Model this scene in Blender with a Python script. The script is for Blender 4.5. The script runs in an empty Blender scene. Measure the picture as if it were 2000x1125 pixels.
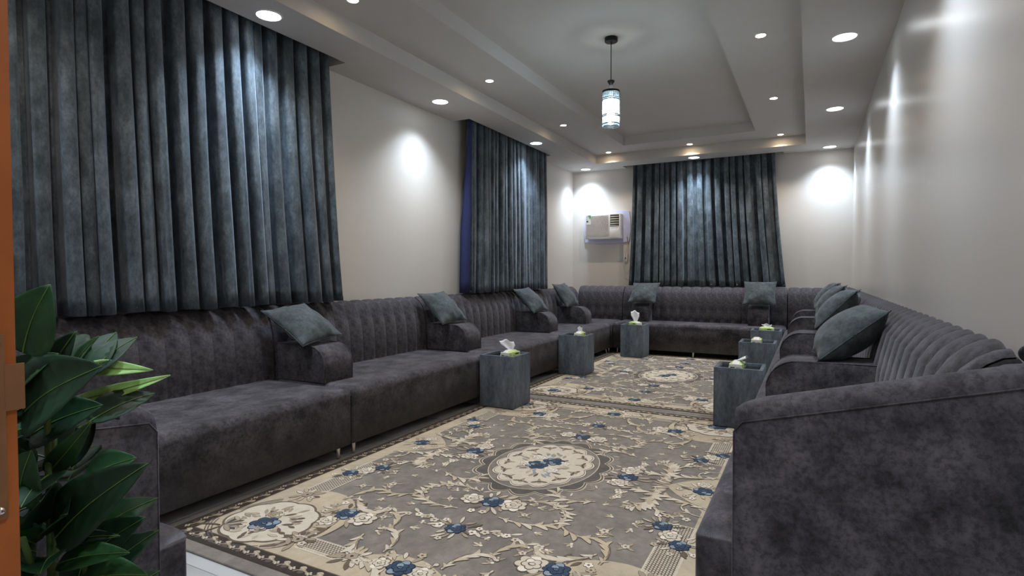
import bpy, bmesh, math, random
from mathutils import Vector, Matrix, Euler

random.seed(7)
S = bpy.context.scene
COL = S.collection
PI = math.pi
R90_ = math.pi / 2

# ------------------------------------------------------------------ camera, world, exposure
cam_d = bpy.data.cameras.new('camera')
cam = bpy.data.objects.new('camera', cam_d)
COL.objects.link(cam)
S.camera = cam
cam_d.sensor_width = 36.0
cam_d.lens = 36.0 * 1100.0 / 2000.0
cam_d.clip_start = 0.02
cam.location = (0, 0, 1.2)
cam.rotation_euler = (PI / 2 - math.radians(1.51), 0, math.radians(27.9236))

W = bpy.data.worlds.new('world')
S.world = W
W.use_nodes = True
W.node_tree.nodes['Background'].inputs[0].default_value = (1.0, 0.96, 0.92, 1)
W.node_tree.nodes['Background'].inputs[1].default_value = 0.22

S.view_settings.view_transform = 'Standard'
S.view_settings.look = 'None'
S.view_settings.gamma = 1.0
S.view_settings.use_curve_mapping = False
S.view_settings.exposure = 0.88

COOL = (0.70, 0.84, 1.0)
WARM = (1.0, 0.87, 0.72)
COOL_W = 15.0      # watts of one cool downlight
WARM_W = 5.2       # watts of one warm spot

# ------------------------------------------------------------------ room dimensions (metres)
LW, RW, FW, NW = -3.57, 0.497, 8.95, 0.235
HS, HT, HC = 2.895, 3.022, 3.147        # soffit, first tray level, top of tray
TX0, TX1, TY0, TY1 = -2.96, -0.075, 0.80, 8.375   # outer tray opening
IX0, IX1, IY0, IY1 = -2.385, -0.648, 1.28, 7.89   # inner tray opening

# ------------------------------------------------------------------ material helpers
def srgb(r, g, b):
    f = lambda c: (c / 255 / 12.92) if c / 255 <= 0.04045 else ((c / 255 + 0.055) / 1.055) ** 2.4
    return (f(r), f(g), f(b), 1)

def newmat(name):
    m = bpy.data.materials.new(name)
    m.use_nodes = True
    nt = m.node_tree
    b = nt.nodes['Principled BSDF']
    return m, nt, b

def coords(nt, scale=(1, 1, 1), kind='Object'):
    tc = nt.nodes.new('ShaderNodeTexCoord')
    mp = nt.nodes.new('ShaderNodeMapping')
    mp.inputs['Scale'].default_value = scale
    nt.links.new(tc.outputs[kind], mp.inputs['Vector'])
    return mp.outputs['Vector']

def noise(nt, vec, scale, detail=4, rough=0.6):
    n = nt.nodes.new('ShaderNodeTexNoise')
    n.inputs['Scale'].default_value = scale
    n.inputs['Detail'].default_value = detail
    n.inputs['Roughness'].default_value = rough
    nt.links.new(vec, n.inputs['Vector'])
    return n.outputs['Fac']

def ramp(nt, fac, stops):
    r = nt.nodes.new('ShaderNodeValToRGB')
    e = r.color_ramp.elements
    while len(e) < len(stops):
        e.new(0.5)
    for i, (p, c) in enumerate(stops):
        e[i].position = p
        e[i].color = c
    nt.links.new(fac, r.inputs['Fac'])
    return r.outputs['Color']

def mix(nt, a, b, fac, mode='MIX'):
    m = nt.nodes.new('ShaderNodeMix')
    m.data_type = 'RGBA'
    m.blend_type = mode
    if isinstance(fac, (int, float)):
        m.inputs[0].default_value = fac
    else:
        nt.links.new(fac, m.inputs[0])
    for i, v in ((6, a), (7, b)):
        if isinstance(v, tuple):
            m.inputs[i].default_value = v
        else:
            nt.links.new(v, m.inputs[i])
    return m.outputs[2]

def bump(nt, b, height, strength, dist=0.01):
    n = nt.nodes.new('ShaderNodeBump')
    n.inputs['Strength'].default_value = strength
    n.inputs['Distance'].default_value = dist
    nt.links.new(height, n.inputs['Height'])
    nt.links.new(n.outputs['Normal'], b.inputs['Normal'])

def plain(name, col, rough=0.5, metal=0.0, spec=0.5, grain=0.06, gscale=40):
    m, nt, b = newmat(name)
    f = noise(nt, coords(nt), gscale)
    lo = tuple(c * (1 - grain) for c in col[:3]) + (1,)
    hi = tuple(min(1, c * (1 + grain)) for c in col[:3]) + (1,)
    nt.links.new(ramp(nt, f, [(0.3, lo), (0.7, hi)]), b.inputs['Base Color'])
    b.inputs['Roughness'].default_value = rough
    b.inputs['Metallic'].default_value = metal
    b.inputs['Specular IOR Level'].default_value = spec
    return m

def suede(name, dark, mid, light, patch=5.0, sheen=0.25, sheen_tint=(0.7, 0.75, 0.85, 1), stretch=(1, 1, 1), kind='Object', rough=0.85, crush=0.62):
    """mottled velvet or suede cloth: soft patches, crushed flecks and a fine weave"""
    m, nt, b = newmat(name)
    v = coords(nt, stretch, kind)
    big = noise(nt, v, patch, 6, 0.68)
    c1 = ramp(nt, big, [(0.36, dark), (0.52, mid), (0.68, light)])
    fl = noise(nt, v, patch * 7, 5, 0.75)
    c2 = ramp(nt, fl, [(0.40, (crush, crush, crush, 1)), (0.53, (1, 1, 1, 1)), (0.72, (1.25, 1.25, 1.25, 1))])
    nt.links.new(mix(nt, c1, c2, 0.75, 'MULTIPLY'), b.inputs['Base Color'])
    b.inputs['Roughness'].default_value = rough
    b.inputs['Specular IOR Level'].default_value = 0.2
    b.inputs['Sheen Weight'].default_value = sheen
    b.inputs['Sheen Roughness'].default_value = 0.45
    b.inputs['Sheen Tint'].default_value = sheen_tint
    w = noise(nt, v, 420, 2, 0.5)
    mx = nt.nodes.new('ShaderNodeMath'); mx.operation = 'ADD'
    nt.links.new(w, mx.inputs[0]); nt.links.new(fl, mx.inputs[1])
    bump(nt, b, mx.outputs[0], 0.25, 0.003)
    return m

def emit(name, col, strength):
    m, nt, b = newmat(name)
    f = noise(nt, coords(nt), 3)
    nt.links.new(ramp(nt, f, [(0, col + (1,)), (1, col + (1,))]), b.inputs['Emission Color'])
    b.inputs['Base Color'].default_value = col + (1,)
    b.inputs['Emission Strength'].default_value = strength
    return m

M = {}
# satin wall paint
def wall_paint(name, col, rough):
    m, nt, b = newmat(name)
    f = noise(nt, coords(nt), 1.3, 3)
    c = ramp(nt, f, [(0.3, tuple(x * 0.97 for x in col[:3]) + (1,)), (0.7, col)])
    nt.links.new(c, b.inputs['Base Color'])
    b.inputs['Roughness'].default_value = rough
    b.inputs['Specular IOR Level'].default_value = 0.42
    return m
M['wall'] = wall_paint('wall_paint', srgb(219, 213, 206), 0.5)
M['wall_gloss'] = wall_paint('wall_paint_satin', srgb(212, 208, 204), 0.30)
M['ceiling'] = plain('ceiling_paint', srgb(205, 201, 198), 0.8, 0, 0.3, 0.02, 4)
M['tile'] = plain('floor_tile_glaze', srgb(200, 200, 200), 0.18, 0, 0.5, 0.04, 6)
M['grout'] = plain('tile_grout', srgb(120, 118, 114), 0.9)
M['sofa'] = suede('sofa_suede', srgb(48, 46, 50), srgb(77, 74, 79), srgb(98, 94, 99), 7.0, 0.22, (0.75, 0.73, 0.80, 1), crush=0.46)
M['cushion'] = suede('cushion_velvet', srgb(66, 73, 74), srgb(80, 87, 89), srgb(93, 101, 104), 5.0, 0.25)
M['curtain'] = suede('curtain_velvet', srgb(56, 66, 73), srgb(84, 95, 103), srgb(112, 124, 134), 9.0, 0.30, (0.75, 0.85, 1, 1), (1, 1, 0.55), rough=0.55)
M['curtain'].node_tree.nodes['Principled BSDF'].inputs['Specular IOR Level'].default_value = 0.35
M['lining'] = plain('blue_lining_cloth', srgb(52, 58, 98), 0.8, 0, 0.2, 0.08, 30)
M['cube'] = suede('table_cladding', srgb(80, 88, 97), srgb(99, 107, 117), srgb(119, 127, 137), 3.5, 0.1, (0.8, 0.85, 0.9, 1), (1.6, 1.6, 0.6))
M['glass_black'] = plain('black_glass', srgb(16, 17, 18), 0.06, 0, 0.6, 0.1)
M['chrome'] = plain('brushed_steel', srgb(205, 202, 198), 0.25, 1.0, 0.5, 0.05)
M['black'] = plain('black_metal', srgb(22, 24, 27), 0.35, 0.4, 0.5, 0.1)
M['white_pl'] = plain('white_plastic', srgb(226, 226, 228), 0.4, 0, 0.5, 0.02)
M['grille'] = plain('grille_plastic', srgb(228, 224, 222), 0.5, 0, 0.4, 0.03)
M['grille_back'] = plain('filter_mesh', srgb(160, 153, 154), 0.8, 0, 0.3, 0.1)
M['lavender'] = plain('lavender_panel', srgb(204, 207, 238), 0.5, 0, 0.4, 0.03)
M['dark_vent'] = plain('vent_shadow', srgb(40, 40, 42), 0.7)
M['louver'] = plain('louver_plastic', srgb(178, 178, 160), 0.5)
M['cable'] = plain('cream_cable', srgb(200, 190, 178), 0.5)
M['jamb'] = plain('orange_wood_lacquer', srgb(160, 92, 48), 0.4, 0, 0.4, 0.12, 14)
M['brass'] = plain('bronzed_steel', srgb(150, 116, 84), 0.42, 0.55, 0.5, 0.12)
M['trim_white'] = plain('white_trim', srgb(222, 222, 222), 0.4, 0, 0.5, 0.02)
M['tissue'] = plain('white_tissue', srgb(236, 236, 242), 0.9, 0, 0.1, 0.03, 60)
M['pack_white'] = plain('pack_white_film', srgb(232, 232, 226), 0.35, 0, 0.5, 0.03)
M['pack_green'] = plain('pack_green_film', srgb(196, 218, 140), 0.35, 0, 0.5, 0.22, 35)
M['ink'] = plain('dark_ink', srgb(45, 55, 52), 0.6)
M['stk_green'] = plain('sticker_green', srgb(70, 170, 110), 0.5)
M['stk_yellow'] = plain('sticker_yellow', srgb(225, 215, 110), 0.5)
M['stk_white'] = plain('sticker_white', srgb(235, 240, 240), 0.5)
M['pot'] = plain('dark_ceramic', srgb(60, 58, 58), 0.4)
M['soil'] = plain('potting_soil', srgb(52, 40, 32), 0.95, 0, 0.1, 0.3)
M['stem'] = plain('plant_stem', srgb(70, 92, 44), 0.6)
M['vein'] = plain('leaf_midrib', srgb(92, 124, 52), 0.5)
M['cool_disc'] = emit('cool_led_diffuser', (0.93, 0.97, 1.0), 6.0)
M['warm_disc'] = emit('warm_led_lens', (1.0, 0.76, 0.45), 32.0)
M['bulb'] = emit('cool_bulb', (0.80, 0.95, 1.0), 75.0)

def leaf_mat(name, a, b_, c, rough):
    m, nt, b = newmat(name)
    f = noise(nt, coords(nt), 9, 5, 0.7)
    nt.links.new(ramp(nt, f, [(0.3, a), (0.5, b_), (0.72, c)]), b.inputs['Base Color'])
    b.inputs['Roughness'].default_value = rough
    b.inputs['Specular IOR Level'].default_value = 0.32
    wv = nt.nodes.new('ShaderNodeTexWave')
    wv.inputs['Scale'].default_value = 9.0
    wv.inputs['Distortion'].default_value = 1.5
    nt.links.new(coords(nt), wv.inputs['Vector'])
    bump(nt, b, wv.outputs['Fac'], 0.12, 0.01)
    return m
M['leaf_dark'] = leaf_mat('leaf_dark_green', srgb(10, 32, 18), srgb(16, 46, 26), srgb(28, 64, 36), 0.55)
M['leaf_mid'] = leaf_mat('leaf_mid_green', srgb(18, 50, 24), srgb(30, 68, 34), srgb(50, 92, 46), 0.55)
M['leaf_light'] = leaf_mat('leaf_pale_green', srgb(136, 186, 100), srgb(164, 208, 126), srgb(196, 222, 158), 0.55)

def shade_glass():
    m = bpy.data.materials.new('pendant_glass')
    m.use_nodes = True
    nt = m.node_tree
    nt.nodes.clear()
    o = nt.nodes.new('ShaderNodeOutputMaterial')
    t = nt.nodes.new('ShaderNodeBsdfTransparent')
    t.inputs[0].default_value = (0.86, 0.96, 1.0, 1)
    d = nt.nodes.new('ShaderNodeBsdfTranslucent')
    d.inputs[0].default_value = (0.75, 0.92, 1.0, 1)
    g = nt.nodes.new('ShaderNodeBsdfGlossy')
    g.inputs[1].default_value = 0.1
    x1 = nt.nodes.new('ShaderNodeMixShader'); x1.inputs[0].default_value = 0.10
    x2 = nt.nodes.new('ShaderNodeMixShader'); x2.inputs[0].default_value = 0.08
    nt.links.new(t.outputs[0], x1.inputs[1]); nt.links.new(d.outputs[0], x1.inputs[2])
    nt.links.new(x1.outputs[0], x2.inputs[1]); nt.links.new(g.outputs[0], x2.inputs[2])
    nt.links.new(x2.outputs[0], o.inputs[0])
    return m
M['glass'] = shade_glass()
def clear_block():
    m, nt, b = newmat('clear_crystal')
    b.inputs['Base Color'].default_value = (0.8, 0.86, 0.9, 1)
    b.inputs['Roughness'].default_value = 0.08
    b.inputs['Transmission Weight'].default_value = 0.8
    return m
M['crystal'] = clear_block()

# ------------------------------------------------------------------ object helpers
def mesh_obj(name, me, mat, parent=None):
    o = bpy.data.objects.new(name, me)
    COL.objects.link(o)
    if mat is not None and len(me.materials) == 0:
        for k in (mat if isinstance(mat, (list, tuple)) else [mat]):
            me.materials.append(M[k])
    if parent is not None:
        o.parent = parent
    return o

def from_bm(name, bm, mat, parent=None, smooth=False, angle=None):
    me = bpy.data.meshes.new(name)
    bm.normal_update()
    bm.to_mesh(me)
    bm.free()
    if smooth:
        me.shade_smooth()
        if angle:
            try:
                me.set_sharp_from_angle(angle=math.radians(angle))
            except Exception:
                pass
    return mesh_obj(name, me, mat, parent)

def from_py(name, v, f, mat, parent=None, smooth=False, mids=None):
    me = bpy.data.meshes.new(name)
    me.from_pydata([tuple(p) for p in v], [], f)
    if mids:
        me.polygons.foreach_set('material_index', mids)
    me.update()
    if smooth:
        me.shade_smooth()
    return mesh_obj(name, me, mat, parent)

def add_box(bm, x0, x1, y0, y1, z0, z1):
    vs = [bm.verts.new(p) for p in ((x0, y0, z0), (x1, y0, z0), (x1, y1, z0), (x0, y1, z0),
                                    (x0, y0, z1), (x1, y0, z1), (x1, y1, z1), (x0, y1, z1))]
    fs = []
    for q in ((0, 3, 2, 1), (4, 5, 6, 7), (0, 1, 5, 4), (1, 2, 6, 5), (2, 3, 7, 6), (3, 0, 4, 7)):
        fs.append(bm.faces.new([vs[i] for i in q]))
    return vs, fs

def box(name, b, mat, parent=None, bev=0.0, seg=2):
    bm = bmesh.new()
    add_box(bm, *b)
    if bev > 0:
        bmesh.ops.bevel(bm, geom=bm.edges[:], offset=bev, segments=seg, profile=0.5, affect='EDGES')
    return from_bm(name, bm, mat, parent, smooth=bev > 0, angle=50)

def boxes(name, bs, mat, parent=None):
    bm = bmesh.new()
    for b in bs:
        add_box(bm, *b)
    return from_bm(name, bm, mat, parent)

def add_tube(bm, pts, rad, n=8, cap=True):
    pts = [Vector(p) for p in pts]
    rings = []
    up = Vector((0, 0, 1))
    for i, p in enumerate(pts):
        t = (pts[min(i + 1, len(pts) - 1)] - pts[max(i - 1, 0)]).normalized()
        a = t.cross(up)
        if a.length < 1e-3:
            a = t.cross(Vector((1, 0, 0)))
        a.normalize()
        c = t.cross(a)
        r = rad[i] if isinstance(rad, (list, tuple)) else rad
        rings.append([bm.verts.new(p + a * (r * math.cos(2 * PI * k / n)) + c * (r * math.sin(2 * PI * k / n))) for k in range(n)])
    for i in range(len(rings) - 1):
        for k in range(n):
            bm.faces.new((rings[i][k], rings[i][(k + 1) % n], rings[i + 1][(k + 1) % n], rings[i + 1][k]))
    if cap:
        bm.faces.new(rings[0][::-1])
        bm.faces.new(rings[-1])
    bmesh.ops.recalc_face_normals(bm, faces=bm.faces[:])

def tube(name, pts, rad, mat, parent=None, n=8):
    bm = bmesh.new()
    add_tube(bm, pts, rad, n)
    return from_bm(name, bm, mat, parent, True, 60)

def lathe(name, prof, mat, parent=None, n=32, smooth=True, angle=40):
    """prof: list of (r, z)"""
    bm = bmesh.new()
    rings = []
    for r, z in prof:
        if r < 1e-6:
            rings.append([bm.verts.new((0, 0, z))])
        else:
            rings.append([bm.verts.new((r * math.cos(2 * PI * k / n), r * math.sin(2 * PI * k / n), z)) for k in range(n)])
    for a, b in zip(rings[:-1], rings[1:]):
        for k in range(n):
            k2 = (k + 1) % n
            if len(a) == 1 and len(b) == 1:
                continue
            if len(a) == 1:
                bm.faces.new((a[0], b[k2], b[k]))
            elif len(b) == 1:
                bm.faces.new((a[k], a[k2], b[0]))
            else:
                bm.faces.new((a[k], a[k2], b[k2], b[k]))
    bmesh.ops.recalc_face_normals(bm, faces=bm.faces[:])
    return from_bm(name, bm, mat, parent, smooth, angle)

def tag(o, label, cat, group=None, kind=None):
    o['label'] = label
    o['category'] = cat
    if group:
        o['group'] = group
    if kind:
        o['kind'] = kind
    return o

def thing(name, label, cat, loc=(0, 0, 0), rz=0.0, group=None):
    o = bpy.data.objects.new(name, None)
    COL.objects.link(o)
    o.empty_display_size = 0.1
    o.location = loc
    o.rotation_euler = (0, 0, rz)
    return tag(o, label, cat, group)

def struct(o, label):
    o['kind'] = 'structure'
    o['label'] = label
    return o

def copy_tree(o, parent=None):
    c = o.copy()
    COL.objects.link(c)
    c.parent = parent
    for ch in list(o.children):
        copy_tree(ch, c)
    return c

# ------------------------------------------------------------------ the room
floor = struct(box('floor', (LW - .1, RW + .1, -1.2, FW + .1, -0.08, -0.006), 'grout'), 'white tiled floor showing beside the carpets')
T = 0.6
tile_me = None
y = -1.0
while y < FW:
    x = RW
    while x > LW:
        x0, x1 = max(LW, x - T), x
        y0, y1 = y, min(FW, y + T)
        full = abs(x1 - x0 - T) < 1e-6 and abs(y1 - y0 - T) < 1e-6
        if full and tile_me:
            o = bpy.data.objects.new('tile', tile_me); COL.objects.link(o); o.parent = floor
        else:
            o = box('tile', (0, x1 - x0 - .003, 0, y1 - y0 - .003, -0.007, 0), 'tile', floor, 0.0012, 1)
            if full:
                tile_me = o.data
        o.location = (x0 + .0015, y0 + .0015, 0)
        x -= T
    y += T

WT = 0.2
struct(box('wall_left', (LW - WT, LW, NW - WT, FW + WT, 0, 3.4), 'wall'), 'cream painted wall behind the long curtained sofa run')
struct(box('wall_far', (LW, RW, FW, FW + WT, 0, 3.4), 'wall'), 'cream end wall carrying the air conditioner')
struct(box('wall_right', (RW, RW + WT, NW - WT, FW + WT, 0, 3.4), 'wall_gloss'), 'bare satin cream wall reflecting the downlights')
DJ = -0.70      # hinge-free door jamb
struct(boxes('wall_near', [(LW, DJ - .05, NW - WT, NW, 0, 3.4), (DJ - .05, RW, NW - WT, NW, 2.15, 3.4)], 'wall'), 'wall with the doorway the view is taken from')

# ceiling with two steps and curtain pockets
slab = struct(box('ceiling', (LW - WT, RW + WT, NW - WT, FW + WT, HC, HC + .12), 'ceiling'), 'stepped white tray ceiling')
P1 = (0.95, 3.425)       # curtain pockets along the left wall (y ranges)
P2 = (5.29, 7.49)
PXE = -3.335
P3 = (-2.655, -0.36)     # pocket on the far wall (x range)
PYE = 8.765
e = 0.0
boxes('soffit', [
    (PXE, TX0, NW, FW, HS, HC), (LW, PXE, NW, P1[0], HS, HC), (LW, PXE, P1[1], P2[0], HS, HC), (LW, PXE, P2[1], FW, HS, HC),
    (TX1, RW, NW, FW, HS, HC),
    (TX0, TX1, NW, TY0, HS, HC),
    (TX0, TX1, TY1, PYE, HS, HC), (TX0, P3[0], PYE, FW, HS, HC), (P3[1], TX1, PYE, FW, HS, HC)], 'ceiling', slab)
boxes('tray_step', [(TX0, IX0, TY0, TY1, HT, HC), (IX1, TX1, TY0, TY1, HT, HC),
                    (IX0, IX1, TY0, IY0, HT, HC), (IX0, IX1, IY1, TY1, HT, HC)], 'ceiling', slab)

# ------------------------------------------------------------------ downlights
def downlight(kind, x, y, z, label, group):
    o = thing('downlight' if kind == 'cool' else 'spot_light', label, 'ceiling light', (x, y, z), 0, group)
    r = 0.074 if kind == 'cool' else 0.034
    w = 0.014 if kind == 'cool' else 0.011
    key = 'ring_' + kind
    if key not in cache:
        a = lathe('trim_ring', [(r, -0.002), (r + .003, -0.008), (r + w * .7, -0.007), (r + w, 0.0), (r, 0.0)], 'trim_white', o, 40)
        b = lathe('diffuser', [(0, -0.005), (r * .6, -0.0045), (r, -0.003), (r, 0.0), (0, 0.0)], kind + '_disc', o, 40)
        cache[key] = (a.data, b.data)
    else:
        for nm, me in zip(('trim_ring', 'diffuser'), cache[key]):
            mesh_obj(nm, me, None, o)
    ld = bpy.data.lights.new('led', 'SPOT')
    ld.energy = COOL_W * 4 if kind == 'cool' else WARM_W * 4
    ld.color = COOL if kind == 'cool' else WARM
    ld.spot_size = math.radians(116 if kind == 'cool' else 128)
    ld.spot_blend = 1.0 if kind == 'cool' else 0.8
    ld.shadow_soft_size = r * 0.8
    lo = bpy.data.objects.new('led', ld)
    COL.objects.link(lo)
    lo.parent = o
    lo.location = (0, 0, -0.014)
    return o
cache = {}
cl = 'cool white round downlight in the soffit '
for x, y, t in ((-3.165, 2.56, 'over the large curtain, nearest the orange door post'),
                (-3.25, 4.62, 'over the bare wall between the two left curtains'),
                (-3.18, 6.67, 'over the second left curtain'),
                (-3.26, 8.72, 'in the corner above the air conditioner'),
                (-1.53, 8.57, 'over the far wall curtain'),
                (0.205, 8.70, 'in the far right corner'),
                (0.20, 6.72, 'second from the far right corner'),
                (0.195, 4.72, 'largest of those along the right wall'),
                (0.195, 2.70, 'above the near right sofas, out of view'),
                (0.195, 0.72, 'right of the doorway, out of view'),
                (-3.20, 0.62, 'in the near left corner, out of view'),
                (-1.53, 0.50, 'just above the doorway, out of view')):
    downlight('cool', x, y, HS, cl + t, 'cool downlights in the soffit')
wl = 'small warm spot in the ceiling tray '
for x, y, t in ((-2.715, 2.86, 'at the top edge above the large curtain'),
                (-2.705, 4.65, 'on the left, second along from the top edge'),
                (-2.71, 6.46, 'on the left beside the second curtain'),
                (-2.71, 8.22, 'in its far left corner'),
                (-1.53, 8.235, 'at the middle of the far step'),
                (-0.37, 8.22, 'in its far right corner'),
                (-0.362, 6.49, 'second from the far right corner'),
                (-0.36, 4.74, 'largest and nearest on the right'),
                (-0.36, 2.90, 'on the right, out of view'),
                (-2.71, 1.05, 'near the doorway left, out of view'),
                (-0.36, 1.05, 'near the doorway right, out of view')):
    downlight('warm', x, y, HT, wl + t, 'warm spots in the ceiling tray')

# ------------------------------------------------------------------ pendant lamp
def pendant(x, y):
    o = thing('pendant_lamp', 'pendant lamp with black lattice glass cylinder hanging from the tray ceiling', 'pendant lamp', (x, y, HC))
    lathe('ceiling_rose', [(0, 0), (0.052, 0), (0.054, -.006), (0.054, -.030), (0.050, -.034), (0, -.034)], 'black', o, 36)
    tube('cord', [(0, 0, -.03), (0, 0, -.36)], 0.0035, 'black', o)
    lathe('cup', [(0, -.352), (0.029, -.352), (0.031, -.358), (0.020, -.376), (0.013, -.384), (0, -.384)], 'black', o, 28)
    box('crystal_neck', (-.016, .016, -.016, .016, -.420, -.385), 'crystal', o, 0.004)
    r, zt, zb = 0.070, -.442, -.728
    sh = lathe('glass_shade', [(r - .003, zb), (r, zb), (r, zt), (r - .003, zt)], 'glass', o, 40)
    lathe('shade_rim', [(r - .004, -.436), (r + .002, -.436), (r + .003, -.440), (r + .003, -.452), (r - .004, -.452), (r - .004, -.436)], 'black', o, 40)
    lathe('rim_hub', [(0, -.418), (.014, -.418), (.016, -.424), (.016, -.442), (0, -.442)], 'black', o, 20)
    for k in range(4):
        a = PI / 4 + k * R90_
        tube('rim_spoke', [(.012 * math.cos(a), .012 * math.sin(a), -.432), (.07 * math.cos(a), .07 * math.sin(a), -.442)], .003, 'black', o, 6)
    for z in (-.500, -.512, -.640, -.650, -.712):
        lathe('lattice_ring', [(r + .0005, z - .003), (r + .004, z - .003), (r + .004, z + .003), (r + .0005, z + .003), (r + .0005, z - .003)], 'black', o, 40)
    bm = bmesh.new()
    for k in range(26):
        a = 2 * PI * k / 26
        c, s_ = (r + .002) * math.cos(a), (r + .002) * math.sin(a)
        add_tube(bm, [(c, s_, -.450), (c, s_, -.500)], .0013, 5)
        add_tube(bm, [(c, s_, -.650), (c, s_, -.700)], .0013, 5)
    from_bm('lattice_bars', bm, 'black', o)
    bm = bmesh.new()
    for row in range(5):
        zc = -.526 - row * .0245
        for k in range(14):
            a0 = 2 * PI * (k + .5 * (row % 2)) / 14
            pts = []
            for j in range(11):
                t = 2 * PI * j / 10
                a = a0 + .0125 * math.cos(t) / r
                pts.append(((r + .002) * math.cos(a), (r + .002) * math.sin(a), zc + .0118 * math.sin(t)))
            add_tube(bm, pts, .0013, 4, False)
    from_bm('lattice_circles', bm, 'black', o)
    lathe('bulb', [(0, -.52), (.014, -.524), (.026, -.545), (.031, -.575), (.031, -.64), (.024, -.668), (0, -.680)], 'bulb', o, 24)
    lathe('bulb_holder', [(0, -.44), (.018, -.44), (.018, -.520), (0, -.520)], 'white_pl', o, 20)
    return o
pendant(-1.483, 4.552)

# ------------------------------------------------------------------ curtains
def curtain(name_label, axis, a0t, a1t, a0b, a1b, base, out, ztop, zbot, nf, seed, amp=0.058, swap=None):
    """pleated drape. axis 'y' hangs along the left wall, 'x' along the far wall; out = direction into the room"""
    rnd = random.Random(seed)
    o = thing('curtain', name_label, 'curtain', (0, 0, 0), 0, 'slate velvet curtains')
    # origin at the foot of the drape
    mid = (a0b + a1b) / 2
    o.location = (base, mid, zbot) if axis == 'y' else (mid, base, zbot)
    wid = [rnd.uniform(0.55, 1.5) for _ in range(nf)]
    tot = sum(wid)
    acc = [0]
    for w_ in wid:
        acc.append(acc[-1] + w_ / tot)
    depth = [rnd.uniform(0.6, 1.25) for _ in range(nf + 1)]
    drift = [rnd.uniform(-1, 1) for _ in range(nf + 1)]
    hang = [rnd.uniform(-.006, .006) for _ in range(nf + 1)]
    NZ, NS = 22, 14
    verts, faces = [], []
    cols = nf * NS + 1
    for iz in range(NZ + 1):
        t = iz / NZ                      # 0 top, 1 bottom
        for c in range(cols):
            i = min(c // NS, nf - 1)
            u = (c - i * NS) / NS
            f0, f1 = acc[i], acc[i + 1]
            ph = 2 * PI * u
            # box-like fold: flat front, steep sides
            prof = math.tanh(2.2 * math.cos(ph)) / math.tanh(2.2)
            A = amp * (depth[i] * (1 - u) + depth[i + 1] * u) * (0.85 + 0.3 * t)
            d = A * prof + 0.010 * t * math.sin(3 * ph + drift[i] * 4) + 0.008 * math.sin(t * 5 + drift[i] * 6) * t
            sfrac = f0 + (f1 - f0) * u
            k = i * (1 - u) + (i + 1) * u
            dr = (drift[i] * (1 - u) + drift[i + 1] * u) * 0.5
            lat = 0.016 * math.sin(2 * ph) + dr * 0.030 * t * t
            a = (a0t + (a1t - a0t) * sfrac) * (1 - t ** 1.5) + (a0b + (a1b - a0b) * sfrac) * t ** 1.5 + lat
            z = ztop + (zbot - ztop) * t + (hang[i] * (1 - u) + hang[i + 1] * u) * t
            p = (base + out * d, a, z) if axis == 'y' else (a, base + out * d, z)
            verts.append((p[0] - o.location[0], p[1] - o.location[1], p[2] - o.location[2]))
    for iz in range(NZ):
        for c in range(cols - 1):
            q = iz * cols + c
            faces.append((q, q + 1, q + cols + 1, q + cols))
    p = from_py('drape', verts, faces, 'curtain', o, True)
    md = p.modifiers.new('thickness', 'SOLIDIFY'); md.thickness = 0.004
    # stitched hem: a slightly thicker fold along the foot
    hv, hf = [], []
    for r_ in (NZ - 1, NZ):
        for c in range(cols):
            v = verts[r_ * cols + c]
            f = 0.55 if r_ == NZ - 1 else 0.0
            w_ = verts[NZ * cols + c]
            dz = 0.03 if r_ == NZ - 1 else -0.001
            off = out * 0.0012
            hv.append((w_[0] + (off if axis == 'y' else 0), w_[1] + (off if axis == 'x' else 0), w_[2] + dz))
    for c in range(cols - 1):
        hf.append((c, c + 1, cols + c + 1, cols + c))
    h = from_py('hem', hv, hf, 'curtain', o, True)
    md = h.modifiers.new('thickness', 'SOLIDIFY'); md.thickness = 0.0012
    tube('rail', [((0, a0t - mid, ztop - zbot + .01) if axis == 'y' else (a0t - mid, 0, ztop - zbot + .01)),
                  ((0, a1t - mid, ztop - zbot + .01) if axis == 'y' else (a1t - mid, 0, ztop - zbot + .01))], 0.012, 'trim_white', o)
    return o
curtain('largest slate blue velvet curtain, pleated, hanging beside the orange door post', 'y', 0.98, 3.30, 0.98, 3.43, -3.448, 1, 3.10, 0.975, 21, 3)
c2 = curtain('slate velvet curtain with blue lining at its edge, middle of the left wall', 'y', 5.45, 7.47, 5.40, 7.50, -3.448, 1, 3.10, 0.975, 20, 8)
# blue lining turned out at the near edge of the second curtain
lv, lf = [], []
NZ = 16
for iz in range(NZ + 1):
    t = iz / NZ
    z = (3.10 - 0.985) * (1 - t)
    for k in range(5):
        u = k / 4
        xx = (-3.388 - (.015 + .10 * min(1, t * 1.5)) * u) + 3.448 + .006 * math.sin(7 * u + 4 * t)
        yy = (5.43 - 0.05 * t) - 6.45 - 0.03 * u - 0.05 * t * math.sin(PI * u)
        lv.append((xx, yy, z))
for iz in range(NZ):
    for k in range(4):
        q = iz * 5 + k
        lf.append((q, q + 1, q + 6, q + 5))
li = from_py('lining', lv, lf, 'lining', c2, True)
li['label'] = 'navy blue lining turned out at the curtain edge'
li.modifiers.new('thickness', 'SOLIDIFY').thickness = 0.003
curtain('slate velvet curtain on the far wall beside the air conditioner', 'x', -2.50, -0.47, -2.55, -0.30, 8.853, -1, 3.10, 1.008, 18, 12, 0.052)

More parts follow.
